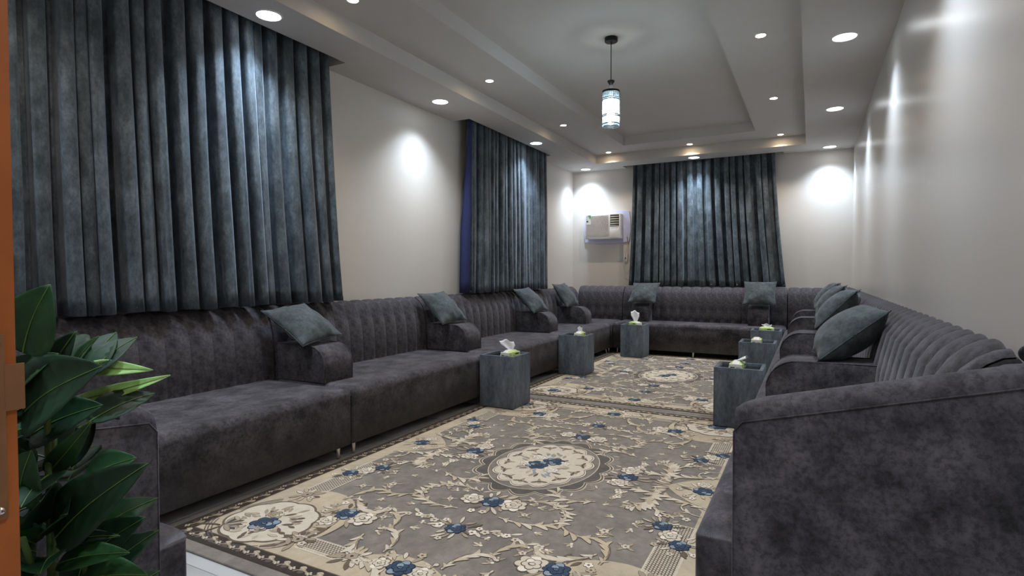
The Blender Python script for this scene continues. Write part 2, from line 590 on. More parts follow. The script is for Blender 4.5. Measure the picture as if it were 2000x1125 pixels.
# ------------------------------------------------------------------ sofas
def sec_profile(bt, zb, zt):
    """backrest section as (depth, height) from the seat up and over the rolled top to the wall side"""
    h = zt - zb
    return [(bt, zb), (bt, zb + .10), (bt - .002, zb + .20), (bt - .010, zb + .29), (bt - .024, zb + .36), (bt - .046, zb + h - .10),
            (bt - .074, zb + h - .055), (bt - .108, zb + h - .022), (bt - .140, zb + h - .004), (max(.03, bt - .165), zb + h)]

chan_cache = {}
def channel(parent, s0, w, bt, zb, zt):
    bl = 0.017 if bt == .20 else 0.010
    key = (round(w, 4), bt, zb, zt)
    if key not in chan_cache:
        pr = sec_profile(bt, zb, zt)
        n = 8
        v, f = [], []
        pts = [Vector((0, -d, z)) for d, z in pr]
        for i, p in enumerate(pts):
            t = (pts[min(i + 1, len(pts) - 1)] - pts[max(i - 1, 0)]).normalized()
            nrm = Vector((0, -t.z, t.y))          # outward: towards the room and up
            for k in range(n + 1):
                u = k / n
                bulge = bl * (1 - abs(2 * u - 1) ** 3.2)
                q = p + nrm * bulge
                v.append((w * u, q.y, q.z))
        # closing row down the wall side
        for k in range(n + 1):
            v.append((w * k / n, -0.012, zt - .05))
        m = n + 1
        for i in range(len(pts)):
            for k in range(n):
                q = i * m + k
                f.append((q, q + 1, q + m + 1, q + m))
        me = bpy.data.meshes.new('back_channel')
        me.from_pydata(v, [], f)
        me.shade_smooth()
        me.materials.append(M['sofa'])
        chan_cache[key] = me
    o = bpy.data.objects.new('back_channel', chan_cache[key])
    COL.objects.link(o)
    o.parent = parent
    o.location = (s0, 0, 0)
    return o

def back(parent, s0, s1, bt, zb, zt, cw=0.146):
    """upholstered back from s0 to s1: an inner body and the stitched vertical channels"""
    pr = sec_profile(bt - .006, zb, zt - .004)
    bm = bmesh.new()
    poly = [(-d, z) for d, z in pr] + [(-.004, zt - .03), (-.004, zb)]
    a = [bm.verts.new((s0 + .004, y_, z_)) for y_, z_ in poly]
    b = [bm.verts.new((s1 - .004, y_, z_)) for y_, z_ in poly]
    bm.faces.new(a); bm.faces.new(b[::-1])
    for i in range(len(poly)):
        j = (i + 1) % len(poly)
        bm.faces.new((a[i], b[i], b[j], a[j]))
    bmesh.ops.recalc_face_normals(bm, faces=bm.faces[:])
    bk = from_bm('backrest', bm, 'sofa', parent, True, 40)
    n = max(1, round((s1 - s0 - .008) / cw))
    w = (s1 - s0 - .008) / n
    for k in range(n):
        channel(bk, s0 + .004 + k * w, w, bt, zb, zt)
    return bk

def seat(parent, s0, s1, D, zb, zt):
    bm = bmesh.new()
    r = 0.06
    add_box(bm, s0 + .003, s1 - .003, -D, -.02, zb, zt)
    bmesh.ops.bevel(bm, geom=[e_ for e_ in bm.edges if all(v.co.z > zt - 1e-4 for v in e_.verts)], offset=r, segments=5, profile=0.5, affect='EDGES')
    vert = [e_ for e_ in bm.edges if abs(e_.verts[0].co.x - e_.verts[1].co.x) < 1e-5 and abs(e_.verts[0].co.y - e_.verts[1].co.y) < 1e-5]
    bmesh.ops.bevel(bm, geom=vert, offset=0.014, segments=3, profile=0.5, affect='EDGES')
    bmesh.ops.recalc_face_normals(bm, faces=bm.faces[:])
    o = from_bm('seat', bm, 'sofa', parent, True)
    o.modifiers.new('normals', 'WEIGHTED_NORMAL').weight = 80
    return o

def arm(parent, s0, s1, d0, d1, z0, z1):
    """block arm with a quarter-round nose, piped along both side edges"""
    r = 0.15
    prof = [(d0, z0), (d1 - .01, z0), (d1, z0 + .012), (d1, z1 - r)]
    for k in range(1, 9):
        a = PI / 2 * k / 8
        prof.append((d1 - r + r * math.cos(a), z1 - r + r * math.sin(a)))
    prof.append((d0 + .02, z1 + .004)); prof.append((d0, z1 - .004))
    bm = bmesh.new()
    a = [bm.verts.new((s0, -d, z)) for d, z in prof]
    b = [bm.verts.new((s1, -d, z)) for d, z in prof]
    fa = bm.faces.new(a); fb = bm.faces.new(b[::-1])
    for i in range(len(prof)):
        j = (i + 1) % len(prof)
        bm.faces.new((a[i], b[i], b[j], a[j]))
    bmesh.ops.bevel(bm, geom=list(set(fa.edges[:] + fb.edges[:])), offset=0.010, segments=2, profile=0.5, affect='EDGES')
    bmesh.ops.recalc_face_normals(bm, faces=bm.faces[:])
    o = from_bm('arm', bm, 'sofa', parent, True, 45)
    for s in (s0 + .004, s1 - .004):
        pts = [(s, -d, z) for d, z in prof[1:]]
        pts = [(p[0], p[1], p[2]) for p in pts]
        tube('piping', pts, 0.0042, 'sofa', o, 6)
    return o

def end_arm(parent, s0, s1, d1, z_front, z_back, inner_hi=True):
    """tall closing side: slopes up from the front to the wall, rounded padded top with a seam"""
    n = 10
    t = s1 - s0
    bm = bmesh.new()
    sec = []
    r = min(t * .5, .05)
    for k in range(9):
        a = PI * k / 8
        sec.append((s0 + r - r * math.cos(a) + (t - 2 * r) * (k / 8), -r + r * math.sin(a)))
    rows = []
    for i in range(n + 1):
        u = i / n
        d = .008 + (d1 - .008) * (1 - u)
        zt = z_front + (z_back - z_front) * u
        if i == 0:
            zt -= .022
        dd = d
        rows.append([bm.verts.new((s0, -dd, .03))] + [bm.verts.new((sx, -dd, zt + sz)) for sx, sz in sec] + [bm.verts.new((s1, -dd, .03))])
        if i == 0:
            # rounded front nose
            u2 = .03
            d2 = d - .022
            zt2 = z_front - .004
            rows.append([bm.verts.new((s0, -d2, .03))] + [bm.verts.new((sx, -d2, zt2 + sz)) for sx, sz in sec] + [bm.verts.new((s1, -d2, .03))])
    m = len(rows[0])
    for a, b in zip(rows[:-1], rows[1:]):
        for k in range(m - 1):
            bm.faces.new((a[k], a[k + 1], b[k + 1], b[k]))
        bm.faces.new((a[m - 1], a[0], b[0], b[m - 1]))
    bm.faces.new(rows[0]); bm.faces.new(rows[-1][::-1])
    fe = [e_ for e_ in bm.faces[-2].edges] if False else []
    bmesh.ops.recalc_face_normals(bm, faces=bm.faces[:])
    o = from_bm('end_panel', bm, 'sofa', parent, True, 48)
    for s, sg in ((s0, -1), (s1, 1)):
        pts = [(s + sg * .001, -(d1 + .001), .04), (s + sg * .001, -(d1 + .001), z_front - r - .03)]
        for i in range(0, n + 1):
            u = i / n
            d = .008 + (d1 - .03) * (1 - u)
            pts.append((s + sg * .001, -d, z_front + (z_back - z_front) * u - r))
        tube('piping', pts, 0.0022, 'sofa', o, 6)
    return o

leg_me = None
def legs(parent, spots, z):
    global leg_me
    for s, d, tilt in spots:
        bm = bmesh.new()
        add_tube(bm, [(0, 0, z + .005), (tilt * .35, -.012, 0.018 if d > .5 else .001)], [0.020, 0.011], 12)
        from_bm('leg', bm, 'chrome', parent, True, 50).location = (s, -d, 0)

def sofa(label, kind_run, origin, rz, L, D, bt, zs, zt, arms=(), end=None, cut=None, leg_s=None, zarm=.7, darm=.67):
    o = thing('sofa_section', label, 'sofa', origin, rz, kind_run)
    zb = 0.088
    seat(o, 0, L, D, zb, zs)
    s0, s1 = cut if cut else (0, L)
    back(o, s0, s1, bt, zs - .03, zt)
    for a0, a1 in arms:
        arm(o, a0, a1, bt - .03, darm, zs - .008, zarm)
    if end:
        end_arm(o, *end)
    ls = leg_s or [(.08, D - .07, -.0), (L - .08, D - .07, .0), (.08, .12, 0), (L - .08, .12, 0)]
    legs(o, ls, zb)
    return o

R90 = PI / 2
gl, gr, gf = 'sofa sections along the left wall', 'sofa sections along the right wall', 'sofa sections along the far wall'
# left run: origin on the wall, local x runs away from the camera
DL, BL, ZSL, ZTL = 0.94, 0.215, 0.455, 0.957
def leftsofa(label, y0, y1, arms):
    L = y1 - y0
    return sofa(label, gl, (LW + .002, y0, 0), R90, L, DL, BL, ZSL, ZTL, [(a - y0, b - y0) for a, b in arms],
                leg_s=[(.045, DL - .04, -.02), (L - .09, DL - .04, .0), (.08, .12, 0), (L - .08, .12, 0)], zarm=.70, darm=.675)
leftsofa('charcoal channel-back sofa section under the large curtain, nearest on the left', 1.07, 2.73, [])
leftsofa('charcoal sofa section against the bare left wall between the curtains', 2.735, 4.52, [(2.755, 3.02)])
leftsofa('charcoal sofa section below the second left curtain', 4.525, 6.44, [(4.53, 4.80)])
leftsofa('last charcoal sofa section on the left before the corner', 6.445, 8.08, [(6.46, 6.73), (7.76, 8.0)])
# far run
ZSF, ZTF = 0.475, 0.985
DF, BF = 0.82, 0.30
far_mid = sofa('charcoal sofa section across the far wall under its curtain', gf, (-2.61, FW - .002, 0), 0, 2.33, DF, BF, ZSF, ZTF,
               [(0.21, 0.465), (1.85, 2.11)], leg_s=[(.07, DF - .04, 0), (1.165, DF - .04, 0), (2.26, DF - .04, 0), (.08, .12, 0), (2.25, .12, 0)], zarm=.745, darm=.56)
cl_ = thing('corner_sofa_section', 'charcoal corner sofa section below the air conditioner', 'sofa', (LW + .002, FW - .002, 0), 0, gf)
seat(cl_, 0.0, 0.955, 0.862, .088, .468)
back(cl_, BL - .02, 0.955, BF, .44, ZTF)
def side_back(parent, x, y0, y1, rz, bt, zb, zt):
    h = bpy.data.objects.new('side_back', None)
    COL.objects.link(h); h.parent = parent; h.location = (x, y0, 0); h.rotation_euler = (0, 0, rz)
    pr = sec_profile(bt - .006, zb, zt - .004)
    n = max(1, round((y1 - y0) / .146)); w = (y1 - y0) / n
    bm = bmesh.new()
    poly = [(-d, z) for d, z in pr] + [(-.004, zt - .03), (-.004, zb)]
    L = y1 - y0
    a = [bm.verts.new((.002, q[0], q[1])) for q in poly]; b = [bm.verts.new((L - .002, q[0], q[1])) for q in poly]
    bm.faces.new(a); bm.faces.new(b[::-1])
    for i in range(len(poly)):
        j = (i + 1) % len(poly)
        bm.faces.new((a[i], b[i], b[j], a[j]))
    bmesh.ops.recalc_face_normals(bm, faces=bm.faces[:])
    from_bm('back_body', bm, 'sofa', h, True, 40)
    for k in range(n):
        channel(h, k * w, w, bt, zb, zt)
side_back(cl_, 0, -.862, -.20, R90, BL, .44, .97)
legs(cl_, [(.955 - .05, .862 - .04, .0), (.1, .8, 0), (.1, .1, 0), (.85, .1, 0)], .088)
cr_ = thing('corner_sofa_section', 'charcoal corner sofa section in the far right corner', 'sofa', (-0.275, FW - .002, 0), 0, gf)
seat(cr_, 0.0, RW + .275 - .003, 0.82, .088, .478)
back(cr_, 0.0, RW + .275 - .18, BF, .445, .99)
side_back(cr_, RW + .275 - .003, -.20, -.82, -R90, .20, .445, 1.0) if False else None
h_ = bpy.data.objects.new('corner_turn', None)
# right wall part of that corner (local x runs toward the camera)
def side_back_r(parent, x, y0, L, bt, zb, zt):
    h = bpy.data.objects.new('side_back', None)
    COL.objects.link(h); h.parent = parent; h.location = (x, y0, 0); h.rotation_euler = (0, 0, -R90)
    n = max(1, round(L / .146)); w = L / n
    for k in range(n):
        channel(h, k * w, w, bt, zb, zt)
bpy.data.objects.remove(h_)
side_back_r(cr_, RW + .275 - .004, -.20, .62, .20, .445, 1.0)
legs(cr_, [(.08, .78, 0), (.08, .1, 0), (.6, .1, 0), (.6, .7, 0)], .088)

# right run: local x runs towards the camera
DR, BR, ZSR, ZTR = 0.787, 0.20, 0.475, 1.0
def rightsofa(label, y0, y1, arms, end=None):
    L = y1 - y0
    o = sofa(label, gr, (RW - .002, y1, 0), -R90, L, DR, BR, ZSR, ZTR, [(y1 - b, y1 - a) for a, b in arms],
             end=end, zarm=.735, darm=.70, cut=(0, L - .22) if end else None)
    if end:
        # the back rolls down behind the end panel
        back(o, L - .22, L - .14, BR, ZSR - .03, ZTR - .012, .08)
        back(o, L - .14, L - .075, BR, ZSR - .03, ZTR - .040, .08)
    return o
rightsofa('charcoal sofa section with tall sloping end panel, nearest on the right', 1.70, 3.29, [],
          end=(3.29 - 1.80, 3.29 - 1.70, 0.682, 0.830, 0.995))
rightsofa('charcoal sofa section on the right behind the largest cushion', 3.295, 4.87, [(3.31, 3.58)])
rightsofa('charcoal sofa section on the right holding the second cushion', 4.875, 6.56, [(4.89, 5.16)])
rightsofa('last charcoal sofa section on the right before the far corner', 6.565, 8.12, [(6.58, 6.85), (7.82, 8.08)])
# near wall, left of the doorway: local x runs towards the left wall
nx0 = -1.69
sofa('charcoal sofa end with flat side panel standing behind the green plant', 'sofa section beside the doorway', (nx0, NW + .002, 0), PI, 1.86, 0.815, BR, .43, .96,
     end=(0.0, 0.10, 0.725, 0.815, 0.90), cut=(.06, 1.86), zarm=.7, darm=.6)

# ------------------------------------------------------------------ cushions
def pillow_mesh(seed, s=0.42, th=0.075):
    rnd = random.Random(seed)
    n = 26
    v, f = [], []
    ph = [rnd.uniform(0, 6.28) for _ in range(8)]
    for side in (1, -1):
        for i in range(n + 1):
            for j in range(n + 1):
                u, w = 2 * i / n - 1, 2 * j / n - 1
                # pull the sides in so that the corners stay pointed
                x = u * (1 - .085 * (1 - w * w) * abs(u) ** 1.5)
                z = w * (1 - .085 * (1 - u * u) * abs(w) ** 1.5)
                h = 1.08 * (max(0.0, (1 - abs(u) ** 2.1)) * max(0.0, (1 - abs(w) ** 2.1))) ** .68
                edge = 1 - max(abs(u), abs(w))
                wr = .0045 * math.sin(11 * u + 5 * w + ph[0]) * math.exp(-((edge - .25) / .22) ** 2) + .004 * math.sin(9 * w - 6 * u + ph[1]) * math.exp(-((edge - .3) / .25) ** 2) \
                    + .004 * math.sin(4 * u * w * 3 + ph[2])
                d = side * (th * h + (wr * min(1, edge * 5) if edge > 0 else 0))
                v.append((x * s / 2, d, z * s / 2))
    m = (n + 1) ** 2
    for i in range(n):
        for j in range(n):
            q = i * (n + 1) + j
            f.append((q, q + 1, q + n + 2, q + n + 1))
            f.append((m + q, m + q + n + 1, m + q + n + 2, m + q + 1))
    return v, f
def cushion(label, c, xa, za, seed, th=0.075, s=.42):
    xa = Vector(xa).normalized()
    za = Vector(za); za = (za - xa * za.dot(xa)).normalized()
    ya = za.cross(xa)
    v, f = pillow_mesh(seed, s, th)
    me = bpy.data.meshes.new('cushion')
    me.from_pydata(v, [], f)
    bm = bmesh.new(); bm.from_mesh(me)
    bmesh.ops.remove_doubles(bm, verts=bm.verts[:], dist=1e-5)
    bmesh.ops.recalc_face_normals(bm, faces=bm.faces[:])
    bm.to_mesh(me); bm.free()
    me.shade_smooth()
    me.materials.append(M['cushion'])
    o = thing('cushion', label, 'cushion', c, 0, 'slate throw cushions')
    o.rotation_euler = Matrix((xa, ya, za)).transposed().to_euler()
    p = bpy.data.objects.new('cover', me); COL.objects.link(p); p.parent = o
    n = 20
    pts = []
    h = s / 2
    for k in range(4):
        for i in range(n):
            t = 2 * i / n - 1
            e_ = h * (1 - .085 * (1 - t * t))
            pts.append([(t * h, 0, e_), (e_, 0, -t * h), (-t * h, 0, -e_), (-e_, 0, t * h)][k])
    pts.append(pts[0])
    tube('seam', pts, 0.0028, 'cushion', o, 6)
    return o
cushion('slate cushion on the nearest left arm, below the large curtain', (-3.19, 2.845, .842), (-.10, .98, .08), (-.82, -.12, .55), 1)
cushion('slate cushion on the left arm against the bare wall', (-3.225, 4.625, .862), (.05, .99, .03), (-.73, .03, .69), 2)
cushion('slate cushion on the left arm below the second curtain', (-3.19, 6.545, .857), (.04, 1, .04), (-.71, -.02, .71), 3)
cushion('slate cushion on the last left arm near the room corner', (-3.235, 7.83, .875), (.07, 1, .02), (-.60, .03, .80), 4)
cushion('slate cushion on the far wall sofa, left of its two', (-2.235, 8.51, .905), (1, -.02, .01), (0, .70, .70), 5)
cushion('slate cushion on the far wall sofa, right of its two', (-.62, 8.50, .925), (1, .03, 0), (.02, .66, .76), 6)
def rcush(label, y, b, t, seed, th, yaw=0.0):
    (x0, z0), (x1, z1) = b, t
    d = Vector((x1 - x0, 0, z1 - z0)).normalized()
    c = Vector(((x0 + x1) / 2, y + .205, (z0 + z1) / 2))
    xa = Vector((math.sin(yaw), -math.cos(yaw), 0))
    return cushion(label, c, xa, d, seed, th)
rcush('largest slate cushion, leaning on the nearest right arm', 3.33, (.025, .742), (.340, 1.012), 11, .105, .06)
rcush('second slate cushion from the front on the right sofas', 4.90, (.068, .782), (.316, 1.05), 12, .10, -.12)
rcush('third slate cushion from the front on the right sofas', 6.60, (.075, .765), (.315, 1.055), 13, .095, -.1)
rcush('farthest slate cushion on the right sofas, mostly hidden', 7.82, (.07, .775), (.305, 1.06), 14, .095, -.1)

# ------------------------------------------------------------------ side tables and tissue packs
RUGZ = 0.0195
def side_table(label, x0, x1, y0, y1, h=.474):
    o = thing('side_table', label, 'side table', ((x0 + x1) / 2, (y0 + y1) / 2, RUGZ), 0, 'slate cube side tables')
    w, d = (x1 - x0) / 2, (y1 - y0) / 2
    t = .026
    top = h - RUGZ
    # clad sides: each board stands a little proud at the mitre
    box('side_board', (-w, w, -d, -d + t, 0, top), 'cube', o, .0025, 2)
    box('side_board', (-w, w, d - t, d, 0, top), 'cube', o, .0025, 2)
    box('side_board', (-w, -w + t, -d + t, d - t, 0, top), 'cube', o, .0025, 2)
    box('side_board', (w - t, w, -d + t, d - t, 0, top), 'cube', o, .0025, 2)
    g = box('glass_top', (-w + t, w - t, -d + t, d - t, top - .05, top - .022), 'glass_black', o)
    g['label'] = 'recessed black glass top'
    return o
TS = [('slate cube side table nearest on the left', -2.60, -2.262, 4.29, 4.625),
      ('slate cube side table second along the left sofas', -2.615, -2.29, 6.10, 6.43),
      ('slate cube side table before the far sofa on the left', -2.375, -2.05, 7.765, 8.10),
      ('slate cube side table nearest on the right, half behind the sofa end', -.655, -.305, 4.57, 4.91),
      ('slate cube side table second on the right', -.665, -.31, 6.37, 6.71),
      ('slate cube side table farthest on the right', -.67, -.315, 7.77, 8.10)]
for t in TS:
    side_table(*t)

def tissue_pack(label, x, y, rz, sheet, z=.474 - .022):
    o = thing('tissue_pack', label, 'tissue pack', (x, y, z + .001), rz, 'tissue packs on the side tables')
    l, w, h = .088, .052, .058
    bm = bmesh.new()
    add_box(bm, -l, l, -w, w, 0, h)
    bmesh.ops.subdivide_edges(bm, edges=bm.edges[:], cuts=3, use_grid_fill=True)
    for v in bm.verts:
        f = 1 - (v.co.x / l) ** 2
        g_ = 1 - (v.co.y / w) ** 2
        v.co.z += (.006 * f * g_ if v.co.z > h * .6 else 0) - (.012 if v.co.z > h * .9 and (abs(v.co.x) > l * .95 or abs(v.co.y) > w * .95) else 0)
        k = .94 if v.co.z > h * .7 else 1
        v.co.y *= k
        v.co.x *= .97 if v.co.z > h * .7 else 1
    bmesh.ops.bevel(bm, geom=[e_ for e_ in bm.edges if e_.calc_face_angle(0) > .7], offset=.006, segments=2, profile=.5, affect='EDGES')
    bm.normal_update()
    for f in bm.faces:
        f.material_index = 1 if (abs(f.normal.y) > .55 or f.normal.z > .6 and abs(f.calc_center_median().y) > w * .35) else 0
    from_bm('wrapper', bm, ['pack_white', 'pack_green'], o, True, 60)
    box('print_mark', (-l - .0008, -l + .001, .006, .036, .014, .022), 'ink', o)
    box('print_mark', (-l - .0008, -l + .001, -.036, -.008, .014, .018), 'ink', o)
    box('print_mark', (.005, .055, -w - .0012, -w + .001, .024, .034), 'ink', o)
    # pulled-up sheet
    v, f = [], []
    n, m = 8, 8
    rnd = random.Random(sheet['seed'])
    hgt, spr, lean, lx = sheet['h'], sheet['w'], sheet['lean'], sheet.get('lx', 0)
    for i in range(n + 1):
        t = i / n
        for j in range(m + 1):
            u = 2 * j / m - 1
            ww = .018 + (spr - .018) * min(1, t * 1.6)
            v.append((u * ww + lx * t, .012 * math.sin(u * 4 + t * 3) * (1 - .3 * t) + lean * t, h - .004 + hgt * t * (1 - .22 * abs(u) * (1 if u > 0 else .4)) + .006 * math.sin(5 * u + 2 * t)))
    ca_, sa_ = math.cos(sheet.get('ang', 0)), math.sin(sheet.get('ang', 0))
    v = [(p[0] * ca_ - p[1] * sa_, p[0] * sa_ + p[1] * ca_, p[2]) for p in v]
    for i in range(n):
        for j in range(m):
            q = i * (m + 1) + j
            f.append((q, q + 1, q + m + 2, q + m + 1))
    sh = from_py('tissue', v, f, 'tissue', o, True)
    sh.modifiers.new('thickness', 'SOLIDIFY').thickness = .0015
    return o
tissue_pack('green and white tissue pack with a wide pulled sheet, nearest on the left', -2.37, 4.44, -.12 + R90, dict(seed=1, h=.095, w=.065, lean=.02, lx=-.035, ang=-.95))
tissue_pack('tissue pack with a small tuft, second table on the left', -2.40, 6.24, R90 + .1, dict(seed=2, h=.06, w=.032, lean=0, ang=-.9))
tissue_pack('tissue pack with a tall upright sheet before the far sofa', -2.20, 7.90, -.55, dict(seed=3, h=.16, w=.06, lean=.02, ang=1.0))
tissue_pack('white tissue pack with a sheet flopping right, nearest on the right', -.50, 4.72, R90 - .05, dict(seed=4, h=.045, w=.045, lean=-.07))
tissue_pack('closed rounded tissue pack on the second right table', -.50, 6.53, R90, dict(seed=5, h=.008, w=.02, lean=0))
tissue_pack('yellow green tissue pack on the farthest right table', -.49, 7.92, 0.05, dict(seed=6, h=.04, w=.06, lean=0))

# ------------------------------------------------------------------ air conditioner, socket, switch and flex
ac = thing('air_conditioner', 'white window air conditioner set in a lavender surround on the far wall', 'air conditioner', (-2.968, FW, 1.955))
def rounded_panel(name, w, h, bulge, y0, y1, mat, parent):
    pts = []
    n = 14
    for k in range(n + 1):
        t = 2 * k / n - 1
        pts.append((t * w, h + bulge * (1 - t * t)))
    for k in range(1, n + 1):
        t = 1 - 2 * k / n
        pts.append((w + bulge * .7 * (1 - t * t), t * h))
    for k in range(1, n + 1):
        t = 1 - 2 * k / n
        pts.append((t * w, -h - bulge * (1 - t * t)))
    for k in range(1, n):
        t = 2 * k / n - 1
        pts.append((-w - bulge * .7 * (1 - t * t), t * h))
    bm = bmesh.new()
    a = [bm.verts.new((x, y1, z)) for x, z in pts]
    b = [bm.verts.new((x * .988, y0, z * .984)) for x, z in pts]
    bm.faces.new(a); bm.faces.new(b[::-1])
    for i in range(len(pts)):
        j = (i + 1) % len(pts)
        bm.faces.new((a[i], b[i], b[j], a[j]))
    bmesh.ops.recalc_face_normals(bm, faces=bm.faces[:])
    return from_bm(name, bm, mat, parent)
rounded_panel('surround', .378, .245, .032, -.022, -.001, 'lavender', ac)
bx0, bx1, bz0, bz1 = -.318, .272, -.20, .205
body = box('body', (bx0, bx1, -.16, -.02, bz0, bz1), 'white_pl', ac, .012, 3)
fr = box('front_bezel', (bx0 - .002, bx1 + .002, -.172, -.156, bz0 - .002, bz1 + .002), 'white_pl', ac, .006, 2)
gx0, gx1, gz0, gz1 = bx0 + .022, .075, bz0 + .05, bz1 - .022
gp = box('grille_panel', (gx0, gx1, -.174, -.168, gz0, gz1), 'grille_back', ac)
gp['label'] = 'intake grille with slanting lattice'
bm = bmesh.new()
w_, h_2 = gx1 - gx0, gz1 - gz0
def clipseg(x, dx, dz):
    # bar through (x, gz0) with direction (dx, dz), clipped to the grille rectangle
    pts = []
    t0, t1 = 0.0, h_2 / dz
    if dx > 0:
        t0 = max(t0, (gx0 - x) / dx); t1 = min(t1, (gx1 - x) / dx)
    else:
        t0 = max(t0, (gx1 - x) / dx); t1 = min(t1, (gx0 - x) / dx)
    if t1 - t0 < .01:
        return None
    return (x + dx * t0, gz0 + dz * t0), (x + dx * t1, gz0 + dz * t1)
for k in range(-18, 40):
    x = gx0 + k * .016
    for dx in (.62,):
        s_ = clipseg(x, dx, 1)
        if s_:
            add_tube(bm, [(s_[0][0], -.176, s_[0][1]), (s_[1][0], -.176, s_[1][1])], .0046, 4)
for k in range(0, 14):
    x = gx0 - .02 + k * .03
    s_ = clipseg(x, -.62, 1)
    if s_:
        add_tube(bm, [(s_[0][0], -.1745, s_[0][1]), (s_[1][0], -.1745, s_[1][1])], .002, 4)
from_bm('grille_lattice', bm, 'grille', gp)
vx0, vx1, vz0, vz1 = .105, bx1 - .02, .0, bz1 - .02
vb = box('outlet_recess', (vx0, vx1, -.1745, -.16, vz0, vz1), 'dark_vent', ac)
for k in range(9):
    z = vz0 + .014 + k * (vz1 - vz0 - .02) / 9
    l = box('louver', (vx0 + .006, vx1 - .004, -.181, -.1735, z - .004, z + .0055), 'louver', vb, .0015, 1)
    l.rotation_euler = (0, math.radians(1.5 * (-1) ** k), 0)
box('control_flap', (vx0 - .006, vx1 + .004, -.1765, -.17, bz0 + .012, -.012), 'white_pl', ac, .003, 2)
box('flap_grip', (vx0 + .01, vx1 - .012, -.1785, -.176, -.03, -.024), 'grille_back', ac)
st = box('energy_sticker', (gx0 - .006, gx0 + .078, -.1815, -.1805, bz1 - .165, bz1 - .012), 'stk_white', ac)
box('print_patch', (gx0 + .03, gx0 + .076, -.1822, -.1812, bz1 - .040, bz1 - .016), 'stk_green', st)
box('print_patch', (gx0 + .045, gx0 + .076, -.1822, -.1812, bz1 - .066, bz1 - .044), 'stk_green', st)
box('print_patch', (gx0 + .056, gx0 + .076, -.1822, -.1812, bz1 - .092, bz1 - .068), 'stk_yellow', st)
box('print_patch', (gx0 + .002, gx0 + .032, -.1822, -.1812, bz1 - .128, bz1 - .104), 'ink', st)
for z in (.045, .085):
    box('print_line', (gx0 + .0, gx0 + .018, -.1822, -.1812, bz1 - z - .004, bz1 - z), 'ink', st)
box('maker_mark', (bx0 + .016, bx0 + .024, -.1735, -.171, bz0 + .014, bz0 + .022), 'ink', ac)
box('maker_mark', (bx0 + .030, bx0 + .062, -.1735, -.171, bz0 + .015, bz0 + .021), 'grille_back', ac)

so = thing('wall_socket', 'white square wall socket below the air conditioner', 'socket', (-2.752, FW, 1.433))
box('plate', (-.034, .034, -.010, -.0005, -.034, .034), 'white_pl', so, .003, 2)
for px, pz in ((-.0, .012), (-.010, -.006), (.010, -.006)):
    box('pin_hole', (px - .003, px + .003, -.0108, -.009, pz - .005, pz + .005), 'ink', so)
box('rocker', (.018, .028, -.0125, -.009, .004, .024), 'white_pl', so, .001, 1)
sw = thing('switch_box', 'tall white switch box beside the socket with a black plug', 'switch', (-2.645, FW, 1.445))
box('plate', (-.026, .026, -.022, -.0005, -.06, .06), 'white_pl', sw, .003, 2)
box('toggle', (-.016, .000, -.030, -.021, -.014, .012), 'ink', sw, .002, 1)
fx = thing('power_flex', 'cream power flex looping down from the air conditioner', 'cable', (-2.62, FW, 1.2))
pts = []
ctrl = [(.00, -.05, .58), (.004, -.048, .50), (.0, -.046, .42), (-.016, -.044, .37), (-.024, -.042, .32), (-.036, -.042, .25), (-.05, -.042, .17), (-.055, -.042, .09), (-.036, -.042, .02),
        (.0, -.044, .0), (.035, -.046, .035), (.052, -.046, .10), (.048, -.046, .18), (.030, -.046, .27), (.008, -.046, .35), (-.006, -.045, .40)]
def catmull(c, n=6):
    out = []
    c = [Vector(p) for p in c]
    for i in range(len(c) - 1):
        p0, p1, p2, p3 = c[max(0, i - 1)], c[i], c[i + 1], c[min(len(c) - 1, i + 2)]
        for k in range(n):
            t = k / n
            out.append(.5 * (2 * p1 + (p2 - p0) * t + (2 * p0 - 5 * p1 + 4 * p2 - p3) * t * t + (3 * p1 - p0 - 3 * p2 + p3) * t ** 3))
    out.append(c[-1])
    return out
tube('flex', catmull(ctrl), .0042, 'cable', fx, 8)
box('strain_relief', (-.008, .008, -.058, -.04, .56, .61), 'cable', fx, .003, 1)

# ------------------------------------------------------------------ doorway: jamb with strike plate, open door leaf with lever
db = struct(box('trim_1', (DJ - .05, DJ, NW - WT - .01, NW + .028, 0, 2.15), 'jamb'), 'orange lacquered door post at the left edge')
sp = boxes('strike_plate', [(DJ - .0005, DJ + .0022, NW - .030, NW + .0185, 0.958, 1.140), (DJ + .0006, DJ + .0024, NW + .018, NW + .034, 1.064, 1.110)], 'brass', db)
boxes('latch_hole', [(DJ, DJ + .0027, NW - .01, NW + .0105, 1.071, 1.101), (DJ, DJ + .0027, NW - .01, NW + .0105, .975, 1.030)], 'dark_vent', db)
bm = bmesh.new()
bmesh.ops.create_uvsphere(bm, u_segments=12, v_segments=8, radius=.004)
from_bm('screw', bm, 'chrome', db, True).location = (DJ + .002, NW + .0125, 0.967)
bm = bmesh.new()
bmesh.ops.create_uvsphere(bm, u_segments=12, v_segments=8, radius=.003)
from_bm('screw', bm, 'chrome', db, True).location = (DJ + .002, NW + .0125, 1.131)
struct(box('trim_2', (DJ - .05, RW, NW - WT - .01, NW + .028, 2.10, 2.15), 'jamb'), 'orange lacquered head of the door frame')
dl = box('door_1', (.425, .465, NW + .04, NW + 1.11, .01, 2.08), 'jamb', None, .003, 2)
struct(dl, 'orange door leaf swung open against the right wall')
hb = tube('handle_rose', [(.427, 1.262, 1.062), (.416, 1.262, 1.062)], .026, 'black', dl, 24)
tube('lever_handle', catmull([(.42, 1.262, 1.062), (.375, 1.262, 1.062), (.352, 1.262, 1.062), (.340, 1.258, 1.062), (.334, 1.242, 1.062), (.334, 1.20, 1.062), (.335, 1.15, 1.062)], 5),
     [.0115] * 30 + [.011], 'black', dl, 14)
